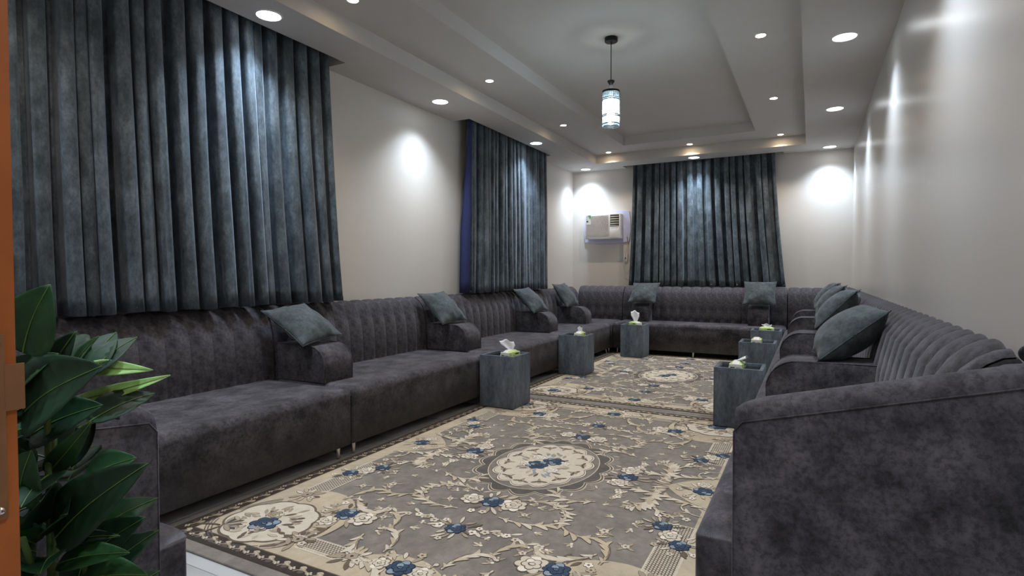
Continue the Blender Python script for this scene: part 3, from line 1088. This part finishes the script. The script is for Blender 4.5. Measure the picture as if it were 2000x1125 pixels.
bm = bmesh.new()
bmesh.ops.create_uvsphere(bm, u_segments=20, v_segments=12, radius=.0155)
from_bm('lever_knuckle', bm, 'black', dl, True).location = (.333, 1.262, 1.062)

# ------------------------------------------------------------------ plant
plant = thing('potted_plant', 'leafy green artificial plant beside the orange door post', 'plant', (-1.36, .56, 0))
PC = Vector((-1.36, .56, 0))
lathe('pot', [(0, .002), (.10, .002), (.105, .01), (.135, .26), (.14, .27), (.125, .27), (.12, .24), (0, .24)], 'pot', plant, 32)
lathe('soil', [(0, .243), (.119, .243), (.119, .235), (0, .235)], 'soil', plant, 24)
for k, (dx, dy, h) in enumerate(((0, 0, 1.02), (.05, .06, .80), (-.05, .03, .88), (.04, -.05, .70), (-.02, -.06, .60))):
    tube('stem', catmull([(dx * .4, dy * .4, .24), (dx * 1.1, dy * 1.1, h * .45), (dx * .7, dy * .7, h * .8), (dx * 1.3, dy * 1.3, h)]), .006, 'stem', plant, 7)
leaf_cache = {}
def leaf(base, tip, width, face, mat, curl=.10, fold=.25, wavy=0.0):
    """pointed oval leaf from base to tip (room coordinates); face = direction the upper side looks"""
    base, tip = Vector(base), Vector(tip)
    L = (tip - base).length
    d = (tip - base).normalized()
    n = Vector(face); n = (n - d * n.dot(d)).normalized()
    s = d.cross(n)
    NL, NWD = 14, 4
    v, f = [], []
    mid = []
    for i in range(NL + 1):
        t = i / NL
        w = width / 2 * (math.sin(PI * t ** .78) ** .8) * (1.0 if t < .97 else .6) if 0 < t < 1 else 0.0012
        cz = curl * L * (math.sin(PI * t) * .7 - .25 * t * t)
        for j in range(-NWD, NWD + 1):
            u = j / NWD
            lift = fold * w * abs(u) ** 1.3 + wavy * w * math.sin(9 * t + 2 * u) * abs(u) + .03 * w * math.sin(2 * PI * 7 * t - 3 * abs(u))
            p = base + d * (L * t - abs(u) * w * .12) + s * (u * w) + n * (cz + lift)
            v.append(p - PC)
        mid.append(base + d * (L * t) + n * (cz + .0012) - PC)
    m = 2 * NWD + 1
    for i in range(NL):
        for j in range(m - 1):
            q = i * m + j
            f.append((q, q + 1, q + m + 1, q + m))
    o = from_py('leaf', v, f, mat, plant, True)
    o.modifiers.new('thickness', 'SOLIDIFY').thickness = .0009
    tube('midrib', mid, [max(.0007, .0016 * (1 - i / len(mid))) for i in range(len(mid))], 'vein', o, 5)
    return o
leaf((-1.381, 0.531, 1.041), (-1.315, 0.548, 1.178), 0.121, (0.771, -0.708, 0.526), 'leaf_mid')
leaf((-1.438, 0.589, 0.942), (-1.339, 0.600, 1.079), 0.086, (0.726, -0.729, 0.626), 'leaf_dark')
leaf((-1.427, 0.612, 0.966), (-1.372, 0.616, 1.077), 0.014, (-0.597, -1.436, 0.426), 'leaf_light')
leaf((-1.411, 0.626, 0.966), (-1.319, 0.633, 1.069), 0.048, (-0.155, -1.202, 0.426), 'leaf_mid')
leaf((-1.420, 0.541, 0.909), (-1.214, 0.585, 1.021), 0.156, (0.550, -0.825, 0.526), 'leaf_dark')
leaf((-1.425, 0.642, 0.990), (-1.299, 0.732, 0.984), 0.035, (0.464, -0.875, 0.376), 'leaf_light', wavy=0.25)
leaf((-1.454, 0.625, 0.911), (-1.302, 0.775, 0.964), 0.032, (0.552, -0.828, 0.376), 'leaf_light', wavy=0.15, curl=-0.06)
leaf((-1.427, 0.558, 0.863), (-1.277, 0.617, 0.932), 0.104, (0.461, -0.869, 0.626), 'leaf_dark')
leaf((-1.384, 0.567, 0.787), (-1.273, 0.596, 0.900), 0.046, (1.347, -0.406, 0.426), 'leaf_mid')
leaf((-1.358, 0.512, 0.749), (-1.317, 0.514, 0.860), 0.119, (0.636, -0.773, 0.726), 'leaf_mid')
leaf((-1.344, 0.562, 0.663), (-1.144, 0.628, 0.828), 0.122, (0.550, -0.825, 0.526), 'leaf_dark')
leaf((-1.406, 0.564, 0.693), (-1.309, 0.595, 0.769), 0.060, (0.728, -0.733, 0.426), 'leaf_mid')
leaf((-1.366, 0.573, 0.639), (-1.220, 0.617, 0.675), 0.035, (0.452, -0.853, 1.326), 'leaf_dark')
leaf((-1.340, 0.563, 0.611), (-1.171, 0.608, 0.656), 0.056, (0.543, -0.811, 1.126), 'leaf_mid')
leaf((-1.296, 0.586, 0.580), (-1.130, 0.618, 0.617), 0.074, (0.457, -0.862, 0.926), 'leaf_mid')
leaf((-1.463, 0.553, 0.946), (-1.384, 0.552, 1.038), 0.096, (0.641, -0.783, 0.326), 'leaf_dark')
leaf((-1.435, 0.546, 0.961), (-1.323, 0.562, 1.041), 0.067, (0.635, -0.771, 0.826), 'leaf_mid')
rnd = random.Random(21)
for k in range(64):
    # inner foliage filling the crown round the stems
    a = rnd.uniform(0, 2 * PI)
    z0 = rnd.uniform(.42, 1.0)
    b = Vector((PC.x - .02 + .05 * math.cos(a), PC.y + .03 + .05 * math.sin(a), z0))
    l = rnd.uniform(.15, .22)
    el = rnd.uniform(-.3, .7)
    t = b + Vector((math.cos(a) * l * math.cos(el) * .62, math.sin(a) * l * math.cos(el) * .62, l * math.sin(el)))
    if t.z > 1.07 or (t.x > PC.x + .03 and z0 > .8):
        continue
    t.y = max(t.y, NW + .03)
    leaf(b, t, rnd.uniform(.07, .105), Vector((math.cos(a) * .4, math.sin(a) * .4, .8)) + Vector((.3, -.5, 0)), rnd.choice(['leaf_dark', 'leaf_dark', 'leaf_mid']))

# ------------------------------------------------------------------ patterned carpets
def pile(name, a, b_, gs=26, big=None):
    m, nt, b = newmat(name)
    v = coords(nt)
    f = noise(nt, v, gs, 5, 0.7)
    c = ramp(nt, f, [(0.3, a), (0.7, b_)])
    if big:
        g = noise(nt, v, 3.2, 5, 0.62)
        c = mix(nt, c, ramp(nt, g, [(0.35, (big,) * 3 + (1,)), (0.65, (1.12, 1.1, 1.08, 1))]), 1.0, 'MULTIPLY')
    nt.links.new(c, b.inputs['Base Color'])
    b.inputs['Roughness'].default_value = 0.95
    b.inputs['Specular IOR Level'].default_value = 0.1
    b.inputs['Sheen Weight'].default_value = 0.15
    bump(nt, b, noise(nt, v, 300, 2), 0.35, 0.004)
    return m
RC = ['field', 'dark', 'brown', 'tan', 'cream', 'white', 'blue', 'navy', 'mist', 'smoke', 'taupe']
M['rug_field'] = pile('pile_warm_grey', srgb(124, 117, 110), srgb(146, 138, 130), 26, 0.74)
M['rug_dark'] = pile('pile_dark_brown', srgb(54, 46, 41), srgb(68, 58, 51))
M['rug_brown'] = pile('pile_brown', srgb(98, 83, 71), srgb(116, 100, 86))
M['rug_tan'] = pile('pile_tan', srgb(180, 166, 142), srgb(196, 182, 158), 26, 0.9)
M['rug_cream'] = pile('pile_cream', srgb(202, 190, 171), srgb(216, 205, 187))
M['rug_white'] = pile('pile_ivory', srgb(226, 214, 198), srgb(240, 229, 214))
M['rug_blue'] = pile('pile_steel_blue', srgb(48, 64, 84), srgb(64, 82, 102))
M['rug_navy'] = pile('pile_navy', srgb(26, 34, 56), srgb(36, 46, 70))
M['rug_mist'] = pile('pile_pale_blue', srgb(128, 142, 154), srgb(150, 162, 172))
M['rug_smoke'] = pile('pile_smoke_grey', srgb(86, 80, 76), srgb(104, 97, 91), 26, 0.8)
M['rug_taupe'] = pile('pile_taupe', srgb(156, 141, 122), srgb(172, 157, 138))
RI = {n: i for i, n in enumerate(RC)}

RHW, RHL = 1.235, 1.705      # half sizes of a carpet
RT = 0.011                   # pile height
SYM = {'q': [(1, 1), (-1, 1), (1, -1), (-1, -1)], 'u': [(1, 1), (-1, 1)], 'v': [(1, 1), (1, -1)], 'n': [(1, 1)], 'r': [(1, 1), (-1, -1)]}

class Pat:
    def __init__(self):
        self.v, self.f, self.m = [], [], []
        self.rnd = random.Random(5)
    def poly(self, pts, mat, lay, sym='q'):
        jit = self.rnd.uniform(0, .00012)
        for sx, sy in SYM[sym]:
            i0 = len(self.v)
            ps = pts if sx * sy > 0 else pts[::-1]
            for p in ps:
                self.v.append((p[0] * sx, p[1] * sy, RT + .0006 + lay * .00045 + jit))
            self.f.append(tuple(range(i0, i0 + len(ps))))
            self.m.append(RI[mat])
    def stroke(self, pts, w0, w1, mat, lay, sym='q', wm=None):
        n = len(pts)
        if n < 2:
            return
        L, R = [], []
        for i, p in enumerate(pts):
            a, b = pts[max(0, i - 1)], pts[min(n - 1, i + 1)]
            dx, dy = b[0] - a[0], b[1] - a[1]
            k = math.hypot(dx, dy) or 1
            t = i / (n - 1)
            w = (w0 + (w1 - w0) * t) if wm is None else (w0 * (1 - t) + w1 * t + wm * math.sin(PI * t))
            w /= 2
            L.append((p[0] - dy / k * w, p[1] + dx / k * w)); R.append((p[0] + dy / k * w, p[1] - dx / k * w))
        for i in range(n - 1):
            self.poly([R[i], R[i + 1], L[i + 1], L[i]], mat, lay, sym)
    def ell(self, c, a, b, mat, lay, sym='q', n=28, scal=0, depth=.06, rot=0.0):
        pts = []
        N = n if not scal else scal * 8
        for k in range(N):
            t = 2 * PI * k / N
            s = 1 - depth + depth * abs(math.sin(t * scal / 2)) * 1.4 if scal else 1
            x, y = a * s * math.cos(t), b * s * math.sin(t)
            pts.append((c[0] + x * math.cos(rot) - y * math.sin(rot), c[1] + x * math.sin(rot) + y * math.cos(rot)))
        self.poly(pts, mat, lay, sym)
        return pts
    def petal(self, c, ang, ln, wd, mat, lay, sym='q', bend=0.0):
        ca, sa = math.cos(ang), math.sin(ang)
        pts = []
        for t, w in ((0, 0), (.15, .45), (.35, .85), (.58, 1), (.78, .8), (.92, .4), (1, 0)):
            pts.append((t * ln, w * wd / 2 + bend * math.sin(PI * t) * ln))
        for t, w in ((.92, .4), (.78, .8), (.58, 1), (.35, .85), (.15, .45)):
            pts.append((t * ln, -w * wd / 2 + bend * math.sin(PI * t) * ln))
        self.poly([(c[0] + x * ca - y * sa, c[1] + x * sa + y * ca) for x, y in pts][::-1], mat, lay, sym)
    def leaf(self, c, ang, ln, wd, mat, lay, sym='q', edge=None, bend=0.0):
        if edge:
            self.petal((c[0] - math.cos(ang) * ln * .05, c[1] - math.sin(ang) * ln * .05), ang, ln * 1.09, wd * 1.22, edge, lay, sym, bend)
        self.petal(c, ang, ln, wd, mat, lay + 1, sym, bend)
    def flower(self, c, r, mat, lay, sym='q', n=5, heart='brown', edge='brown', a0=0.0):
        for k in range(n):
            a = a0 + 2 * PI * k / n
            p = (c[0] + r * .58 * math.cos(a), c[1] + r * .58 * math.sin(a))
            if edge:
                self.ell(p, r * .46, r * .46, edge, lay, sym, 9)
            self.ell(p, r * .37, r * .37, mat, lay + 1, sym, 9)
        self.ell(c, r * .25, r * .25, heart, lay + 2, sym, 8)
    def rose(self, c, r, fill, edge, hi, lay, sym='q', a0=0.3):
        for k in range(7):
            a = a0 + 2 * PI * k / 7
            p = (c[0] + r * .62 * math.cos(a), c[1] + r * .62 * math.sin(a))
            self.ell(p, r * .44, r * .40, edge, lay, sym, 12, rot=a)
            self.ell(p, r * .37, r * .32, hi if k % 3 == 1 else fill, lay + 1, sym, 12, rot=a)
        for k in range(5):
            a = a0 + .5 + 2 * PI * k / 5
            p = (c[0] + r * .30 * math.cos(a), c[1] + r * .30 * math.sin(a))
            self.ell(p, r * .35, r * .31, edge, lay + 2, sym, 11, rot=a)
            self.ell(p, r * .28, r * .24, hi if k == 2 else fill, lay + 3, sym, 11, rot=a)
        self.ell(c, r * .24, r * .20, edge, lay + 4, sym, 10)
        self.ell((c[0] + r * .03, c[1]), r * .17, r * .13, fill, lay + 5, sym, 10)
        self.stroke([(c[0] + r * .12 * math.cos(t), c[1] + r * .09 * math.sin(t)) for t in (0, .8, 1.6, 2.4, 3.2)], r * .05, r * .04, hi, lay + 6, sym)
    def spine(self, p, head, ln, k0, k1, n=22):
        x, y = p
        out = [(x, y)]
        for i in range(n):
            t = i / n
            head += (k0 + (k1 - k0) * t ** 2) * ln / n
            x += math.cos(head) * ln / n; y += math.sin(head) * ln / n
            out.append((x, y))
        return out
    def scroll(self, p, head, ln, k0, k1, w, lay, sym='q', mat='cream', edge='brown', leaves=0, side=1, ll=.06, mat2='tan'):
        s = self.spine(p, head, ln, k0, k1)
        self.stroke(s, w * .7, w * .5, edge, lay, sym, wm=w * .55)
        self.stroke(s, w * .28, w * .22, mat, lay + 1, sym, wm=w * .40)
        e_ = s[-1]
        self.ell(e_, w * .62, w * .62, edge, lay + 1, sym, 10)
        self.ell(e_, w * .42, w * .42, mat, lay + 2, sym, 10)
        nl = int(leaves * 1.35)
        for j in range(nl):
            i = int((j + .6) / nl * (len(s) - 3))
            a = math.atan2(s[i + 1][1] - s[i][1], s[i + 1][0] - s[i][0])
            l = ll * (0.7 + .75 * math.sin(PI * (j + .5) / nl))
            self.leaf(s[i], a + side * .55, l, l * .30, (mat, mat2, mat)[j % 3], lay + 2, sym, edge, bend=-.14 * side)
            if j % 3 == 0:
                self.leaf(s[i], a - side * .65, l * .7, l * .22, mat2, lay + 2, sym, edge, bend=.2 * side)
        return s
    def build(self, name, parent, label):
        used = sorted(set(self.m))
        o = from_py(name, self.v, self.f, ['rug_' + RC[i] for i in used], parent, False, [used.index(i) for i in self.m])
        o['kind'] = 'stuff'
        o['label'] = label
        return o

def cluster(P, c, r, sym, spread=1.0, seed=1, blue=True, lay=3, cream_at=None):
    rn = random.Random(seed)
    for k in range(13):
        a = 2 * PI * k / 13 + rn.uniform(-.2, .2)
        d = r * rn.uniform(.8, 1.25)
        P.leaf((c[0] + d * math.cos(a), c[1] + d * math.sin(a)), a + rn.uniform(-.5, .5), r * rn.uniform(.7, 1.25) * spread, r * .30, rn.choice(['cream', 'taupe', 'tan', 'brown']), lay, sym, 'brown' if k % 3 else 'dark')
    if cream_at:
        for q in cream_at:
            cc = (c[0] + q[0], c[1] + q[1])
            P.rose(cc, r * q[2], 'cream', 'brown', 'white', lay + 1, sym, rn.uniform(0, 2))
    for k in range(3):
        a = rn.uniform(0, 2 * PI); d = r * rn.uniform(1.7, 2.2)
        P.flower((c[0] + d * math.cos(a), c[1] + d * math.sin(a)), r * .34, rn.choice(['cream', 'white', 'tan']), lay + 1, sym)
    P.rose(c, r * .9, 'blue' if blue else 'cream', 'navy' if blue else 'brown', 'mist' if blue else 'white', lay + 2, sym, rn.uniform(0, 2))

def ring(P, x, y, w, mat, lay):
    P.poly([(-x, -y), (x, -y), (x - w, -y + w), (-x + w, -y + w)], mat, lay, 'v')
    P.poly([(x, -y), (x, y), (x - w, y - w), (x - w, -y + w)], mat, lay, 'u')

def make_rug(y, label):
    o = thing('carpet', label, 'carpet', (-1.445, y, 0), 0, 'floral carpets laid end to end')
    box('pile_ground', (-RHW, RHW, -RHL, RHL, .0005, RT), 'rug_field', o, .004, 2)['label'] = 'warm grey pile ground and plain outer edge'
    # border
    B = Pat()
    ox, oy = 1.168, 1.638
    bw = .082
    ring(B, ox + .006, oy + .006, .010, 'dark', 0)
    ring(B, ox, oy, bw, 'dark', 1)
    def motif(cx, cy, ang, sym):
        ca, sa = math.cos(ang), math.sin(ang)
        g = lambda x, y_: (cx + x * ca - y_ * sa, cy + x * sa + y_ * ca)
        # shell: fan of petals curling over, then a small blossom
        for k, (m_, l) in enumerate((('taupe', .046), ('tan', .052), ('taupe', .044), ('tan', .036))):
            B.petal(g(-.036, .016), ang - .95 + k * .36, l * .92, .011, m_, 2 + k % 2, sym, bend=.16)
        B.stroke([g(-.040 + .036 * (1 - math.cos(t)), -.026 + .030 * math.sin(t)) for t in (0.2, .7, 1.2, 1.7, 2.2, 2.7)], .006, .010, 'taupe', 3, sym)
        B.ell(g(-.006, -.012), .014, .012, 'smoke', 3, sym, 10)
        B.flower(g(.038, -.006), .0145, 'cream', 4, sym, 4, 'taupe', None, ang)
    nx_ = 24
    for k in range(nx_):
        xx = -ox + bw * .6 + (2 * ox - bw * 1.2) * (k + .5) / nx_
        motif(xx, -oy + bw * .5, 0, 'n'); motif(-xx, oy - bw * .5, PI, 'n')
    ny_ = 34
    for k in range(ny_):
        yy = -oy + bw * .8 + (2 * oy - bw * 1.6) * (k + .5) / ny_
        motif(ox - bw * .5, yy, R90, 'n'); motif(-ox + bw * .5, -yy, -R90, 'n')
    ring(B, ox - bw + .004, oy - bw + .004, .006, 'brown', 2)
    tx, ty, tw = ox - bw, oy - bw, .105
    ring(B, tx, ty, tw, 'tan', 1)
    B.build('border', o, 'dark brown shell border with a tan inner band')

    # corner cartouches, lattice strips and the scrolls along the band
    P = Pat()
    ix, iy = tx - tw, ty - tw
    # tan lobes pushing into the field
    P.ell((.80, 1.27), .315, .330, 'tan', 1)
    P.stroke([(.80 + .318 * math.cos(t), 1.27 + .333 * math.sin(t)) for t in [PI * .93 + i * .058 for i in range(20)]], .008, .008, 'brown', 2)
    for rr, wv, mt in ((.275, .050, 'brown'), (.262, .014, 'taupe'), (.300, .008, 'dark')):
        P.stroke([(.82 + rr * math.cos(t), 1.33 + rr * .96 * math.sin(t)) for t in [PI * .70 + i * .078 for i in range(24)]], wv * .3, wv * .3, mt, 2, 'q', wm=wv * .8)
    for rr in (.262, .278, .292):
        P.stroke([(.83 + rr * math.cos(t), 1.36 + rr * .88 * math.sin(t)) for t in [PI * .12 + i * .06 for i in range(32)]], .006, .006, 'smoke', 2)
        P.stroke([(.83 + rr * .86 * math.cos(t), 1.36 + rr * math.sin(t)) for t in [-PI * .28 + i * .06 for i in range(14)]], .006, .006, 'smoke', 2)
    P.ell((.83, 1.345), .232, .222, 'brown', 3, 'q', 24, 9, .05)
    P.ell((.83, 1.345), .220, .210, 'cream', 4, 'q', 24, 9, .05)
    rn = random.Random(4)
    for k in range(40):
        a = 2 * PI * k / 40 + rn.uniform(-.1, .1); d = rn.uniform(.08, .155)
        P.leaf((.83 + d * math.cos(a), 1.36 + d * .9 * math.sin(a)), a + rn.uniform(-.9, .9), rn.uniform(.04, .065), .019, rn.choice(['taupe', 'brown', 'tan', 'taupe']), 5, 'q', 'brown' if k % 2 else None)
    P.rose((.81, 1.425), .045, 'taupe', 'brown', 'cream', 6)
    P.rose((.86, 1.30), .045, 'taupe', 'brown', 'cream', 6)
    P.rose((.825, 1.385), .072, 'blue', 'navy', 'mist', 7)
    # shell and twin curls in the outermost corner
    for k in range(9):
        a = math.atan2(1.52 - 1.47, 1.02 - .97) + (k - 4) * .30
        P.leaf((.985, 1.478), a + PI, .085, .022, 'smoke' if k % 2 else 'taupe', 5, 'q', 'dark')
    P.scroll((1.0, 1.49), .1, .14, 3, 30, .014, 5, 'q', 'brown', 'dark')
    P.scroll((.99, 1.50), 1.45, .14, -3, -30, .014, 5, 'q', 'brown', 'dark')
    # acanthus fingers on the inside of the cartouche
    for k in range(13):
        a = PI * .86 + k * .115
        P.leaf((.82 + .225 * math.cos(a), 1.33 + .22 * math.sin(a)), a + (.5 if k % 2 else -.3), .075, .022, ('taupe', 'cream', 'tan')[k % 3], 4, 'q', 'brown')
    # woven lattice strips
    def lattice(x0, x1, y0, y1, along, nrow, ncol):
        P.poly([(x0, y0), (x1, y0), (x1, y1), (x0, y1)], 'brown', 1)
        for i in range(nrow):
            for j in range(ncol):
                if along == 'y':
                    w, h = (x1 - x0) / nrow, (y1 - y0) / ncol
                    cx, cy = x0 + (i + .5) * w, y0 + (j + .5 + .5 * (i % 2)) * h
                else:
                    w, h = (x1 - x0) / ncol, (y1 - y0) / nrow
                    cx, cy = x0 + (j + .5 + .5 * (i % 2)) * w, y0 + (i + .5) * h
                cx, cy = min(cx, x1 - w * .4), min(cy, y1 - h * .4)
                P.poly([(cx - w * .33, cy - h * .33), (cx + w * .33, cy - h * .33), (cx + w * .33, cy + h * .33), (cx - w * .33, cy + h * .33)], 'cream', 2)
        for s_ in ([(x0, y0), (x0, y1)], [(x1, y0), (x1, y1)], [(x0, y0), (x1, y0)], [(x0, y1), (x1, y1)]):
            P.stroke(s_, .007, .007, 'cream', 3)
    lattice(.862, .990, .48, 1.00, 'y', 10, 34)
    lattice(.275, .52, 1.375, 1.475, 'x', 8, 16)
    P.poly([(.855, .30), (1.0, .30), (1.0, .48), (.855, .48)], 'field', 1)
    # blossoms where the strips end
    for c, sd in (((.92, 1.04), 3), ((.56, 1.42), 9), ((.24, 1.42), 15)):
        rn = random.Random(sd)
        for k in range(10):
            a = 2 * PI * k / 10
            P.leaf((c[0] + .03 * math.cos(a), c[1] + .03 * math.sin(a)), a + rn.uniform(-.4, .4), rn.uniform(.05, .08), .022, rn.choice(['taupe', 'brown', 'cream', 'tan']), 4, 'q', 'brown')
        P.flower((c[0], c[1]), .030, 'taupe', 6, 'q', 6, 'dark')
        P.flower((c[0] - .045, c[1] + .02), .022, 'cream', 6)
    # paired blue roses over the side strips
    cluster(P, (.955, .685), .052, 'q', 1.0, 31, True, 4, [(-.055, -.075, 1.05)])
    cluster(P, (.845, .525), .052, 'q', 1.0, 32, True, 4)
    # mid-side ornament: tan lobe, blue rose and opposed scrolls
    P.poly([(1.0, -.30), (.93, -.20), (.82, -.10), (.765, -.03), (.765, .03), (.82, .10), (.93, .20), (1.0, .30)], 'tan', 1, 'u')
    P.ell((.78, 0), .055, .035, 'tan', 1, 'u')
    cluster(P, (.945, 0.0), .062, 'u', 1.1, 41, True, 4, [(-.01, .10, .7)])
    for sy in (1,):
        s = P.scroll((1.0, .245), PI + .55, .50, -1.4, 0.0, .026, 3, 'q', 'cream', 'brown', 6, -1, .075)
        P.scroll((.74, .09), PI * .55, .42, -1.0, -16, .024, 3, 'q', 'cream', 'brown', 4, 1, .06)
        P.scroll((.99, .34), PI + .1, .20, 5, 26, .015, 3, 'q', 'cream', 'brown', 2, 1, .05)
        for k in range(5):
            P.leaf((.765, .02 + k * .014), PI * .97 - k * .22, .10 - k * .008, .020, 'cream' if k % 2 else 'taupe', 3, 'q', 'brown', bend=.1)
        for k, q in enumerate(((.88, .36), (.93, .40), (.84, .40))):
            P.flower(q, .024, ('taupe', 'cream', 'tan')[k], 4)
    # mid-end ornament
    P.poly([(-.28, 1.46), (-.17, 1.36), (-.07, 1.31), (.07, 1.31), (.17, 1.36), (.28, 1.46)][::-1], 'tan', 1, 'v')
    cluster(P, (0, 1.40), .066, 'v', 1.1, 43, True, 4, [(.10, .0, .8), (-.10, .01, .7)])
    P.scroll((.26, 1.45), PI * 1.12, .34, -3.2, -20, .026, 3, 'q', 'cream', 'brown', 4, -1, .07)
    P.scroll((.15, 1.33), PI * 1.5, .30, 2.5, 20, .022, 3, 'q', 'cream', 'brown', 5, 1, .06)
    P.build('band_ornament', o, 'corner cartouches, lattice strips and scrolls along the border')

    # field flowers
    Fp = Pat()
    cluster(Fp, (.56, 1.12), .066, 'q', 1.25, 51, True, 3, [(-.105, .005, 1.1), (.03, .10, .75)])
    cluster(Fp, (.52, 0.02), .066, 'u', 1.15, 52, True, 3, [(-.01, .115, 1.0), (-.02, -.105, .9)])
    cluster(Fp, (0.0, .655), .068, 'v', 1.15, 53, True, 3, [(.115, -.01, 1.1), (-.115, .01, .95)])
    cluster(Fp, (0.0, 1.00), .056, 'v', 1.1, 54, True, 3)
    # garlands right and left of the rose near each end
    for k in range(6):
        t = k / 5
        Fp.flower((.09 + .26 * t, 1.00 - .05 * math.sin(PI * t)), .026 - .006 * t, ('white', 'cream', 'tan')[k % 3], 3, 'q')
        Fp.leaf((.10 + .26 * t, .985 - .05 * math.sin(PI * t)), (-.6 if k % 2 else .7), .06, .02, 'cream', 2, 'q', 'brown')
        Fp.flower((.53 + .02 * math.sin(3 * t), .20 + .12 * t), .024 - .006 * t, ('cream', 'white', 'tan')[k % 3], 3, 'q')
    # large acanthus scrolls
    Fp.scroll((.70, .06), R90 * .85, .36, 1.6, 5, .030, 2, 'q', 'cream', 'brown', 7, -1, .085)
    Fp.scroll((.47, .40), R90 * 1.6, .34, 3.2, 24, .026, 2, 'q', 'cream', 'brown', 5, -1, .07)
    Fp.scroll((.13, .56), -.35, .40, 2.4, 16, .026, 2, 'q', 'cream', 'brown', 6, -1, .06)
    Fp.scroll((.12, .80), .25, .44, -2.2, -15, .026, 2, 'q', 'cream', 'brown', 6, 1, .065)
    Fp.scroll((.40, .72), .9, .30, -3, -22, .022, 2, 'q', 'tan', 'brown', 5, 1, .06)
    Fp.scroll((.66, .92), R90 * 1.3, .34, 2.4, 18, .024, 2, 'q', 'cream', 'brown', 6, 1, .07)
    Fp.scroll((.70, 1.0), -R90 * .9, .30, -2.4, -18, .022, 2, 'q', 'tan', 'brown', 5, -1, .06)
    Fp.scroll((.34, 1.24), R90 * 1.1, .40, 3.4, 20, .026, 2, 'q', 'cream', 'brown', 7, -1, .075)
    Fp.scroll((.28, 1.17), -R90 * 1.1, .22, 3.0, 20, .020, 2, 'q', 'tan', 'brown', 4, 1, .055)
    for q, r in (((.33, .56), .03), ((.30, .52), .022), ((.62, .70), .026), ((.42, .98), .026), ((.38, 1.06), .02), ((.68, .34), .026), ((.64, .38), .02), ((.22, .72), .02), ((.75, .80), .022)):
        Fp.flower(q, r, 'cream', 3, 'q', 5, 'brown', 'brown', .4)
        for k in range(4):
            Fp.leaf(q, k * 1.57 + .5, r * 2.3, r * .7, 'taupe', 1, 'q', 'brown')
    rn = random.Random(99)
    for k in range(36):
        # loose buds and leaflets trailing between the scrolls
        u_, v_ = rn.uniform(.10, .80), rn.uniform(.10, 1.20)
        if (u_ / .46) ** 2 + (v_ / .60) ** 2 < 1 or (u_ - .80) ** 2 + (v_ - 1.27) ** 2 < .12:
            continue
        if not (abs(u_ - .55) < .10 or abs(v_ - .62) < .09 or abs(v_ - 1.08) < .12 or abs(u_ - .30) < .06):
            continue
        a = rn.uniform(0, 6.28)
        for j in range(3):
            Fp.leaf((u_, v_), a + j * .7, rn.uniform(.03, .05), .012, rn.choice(['cream', 'taupe', 'tan']), 1, 'q', 'brown')
        Fp.ell((u_, v_), .008, .008, 'white', 3, 'q', 8)
    Fp.build('field_flowers', o, 'blue and cream roses with scrolling leaves on the grey field')

    # centre medallion
    Mp = Pat()
    def oval(a, b, mat, lay, scal=0, dep=.06, n=60):
        Mp.ell((0, 0), a, b, mat, lay, 'n', n, scal, dep)
    rot = 0
    oval(.405, .525, 'cream', 1, 16, .075)
    oval(.398, .518, 'brown', 2, 16, .075)
    oval(.386, .505, 'cream', 3, 16, .075)
    oval(.380, .499, 'smoke', 4, 16, .075)
    oval(.325, .435, 'cream', 5)
    oval(.320, .430, 'field', 6)
    oval(.293, .402, 'brown', 7, 14, .075)
    oval(.288, .396, 'white', 8, 14, .075)
    oval(.281, .388, 'brown', 9, 14, .075)
    oval(.276, .383, 'cream', 10, 14, .075)
    for k in range(14):
        a = 2 * PI * (k + .5) / 14
        c = (.225 * math.cos(a), .325 * math.sin(a))
        Mp.flower(c, .024, 'taupe', 11, 'n', 4, 'dark', 'brown', a)
        for s_ in (-1, 1):
            Mp.leaf(c, a + s_ * 1.3, .052, .018, 'brown', 11, 'n', None)
        Mp.leaf(c, a + PI, .045, .012, 'taupe', 11, 'n', 'brown')
    rn = random.Random(77)
    for k in range(44):
        a = 2 * PI * k / 44; d = rn.uniform(.09, .17)
        Mp.leaf((d * .8 * math.cos(a), d * 1.15 * math.sin(a)), a + rn.uniform(-.8, .8), rn.uniform(.04, .065), .018, rn.choice(['taupe', 'tan', 'brown', 'mist']), 11, 'n', 'taupe')
    for q in ((.08, -.09), (-.08, .09), (.10, .05), (-.10, -.05)):
        Mp.rose(q, .046, 'white', 'mist' if q[0] * q[1] < 0 else 'taupe', 'cream', 12, 'n')
    Mp.rose((-.035, -.045), .070, 'blue', 'navy', 'mist', 14, 'n', .2)
    Mp.rose((.035, .055), .068, 'blue', 'navy', 'mist', 14, 'n', 1.4)
    # fringe of leaves round the medallion
    for k in range(36):
        a = 2 * PI * k / 36
        c = (.42 * math.cos(a), .54 * math.sin(a))
        Mp.leaf(c, a + (.7 if k % 2 else -.7), .05, .013, 'cream' if k % 3 else 'taupe', 1, 'n', 'brown')
    Mp.build('medallion', o, 'cream oval medallion with two blue roses and a scalloped frame')
    return o
rug = make_rug(3.165, 'grey floral carpet in front, with its oval medallion nearest the camera')
r2 = copy_tree(rug)
r2.location = (-1.445, 3.165 + 2 * RHL + .006, 0)
r2['label'] = 'grey floral carpet behind the first one, before the far sofa'
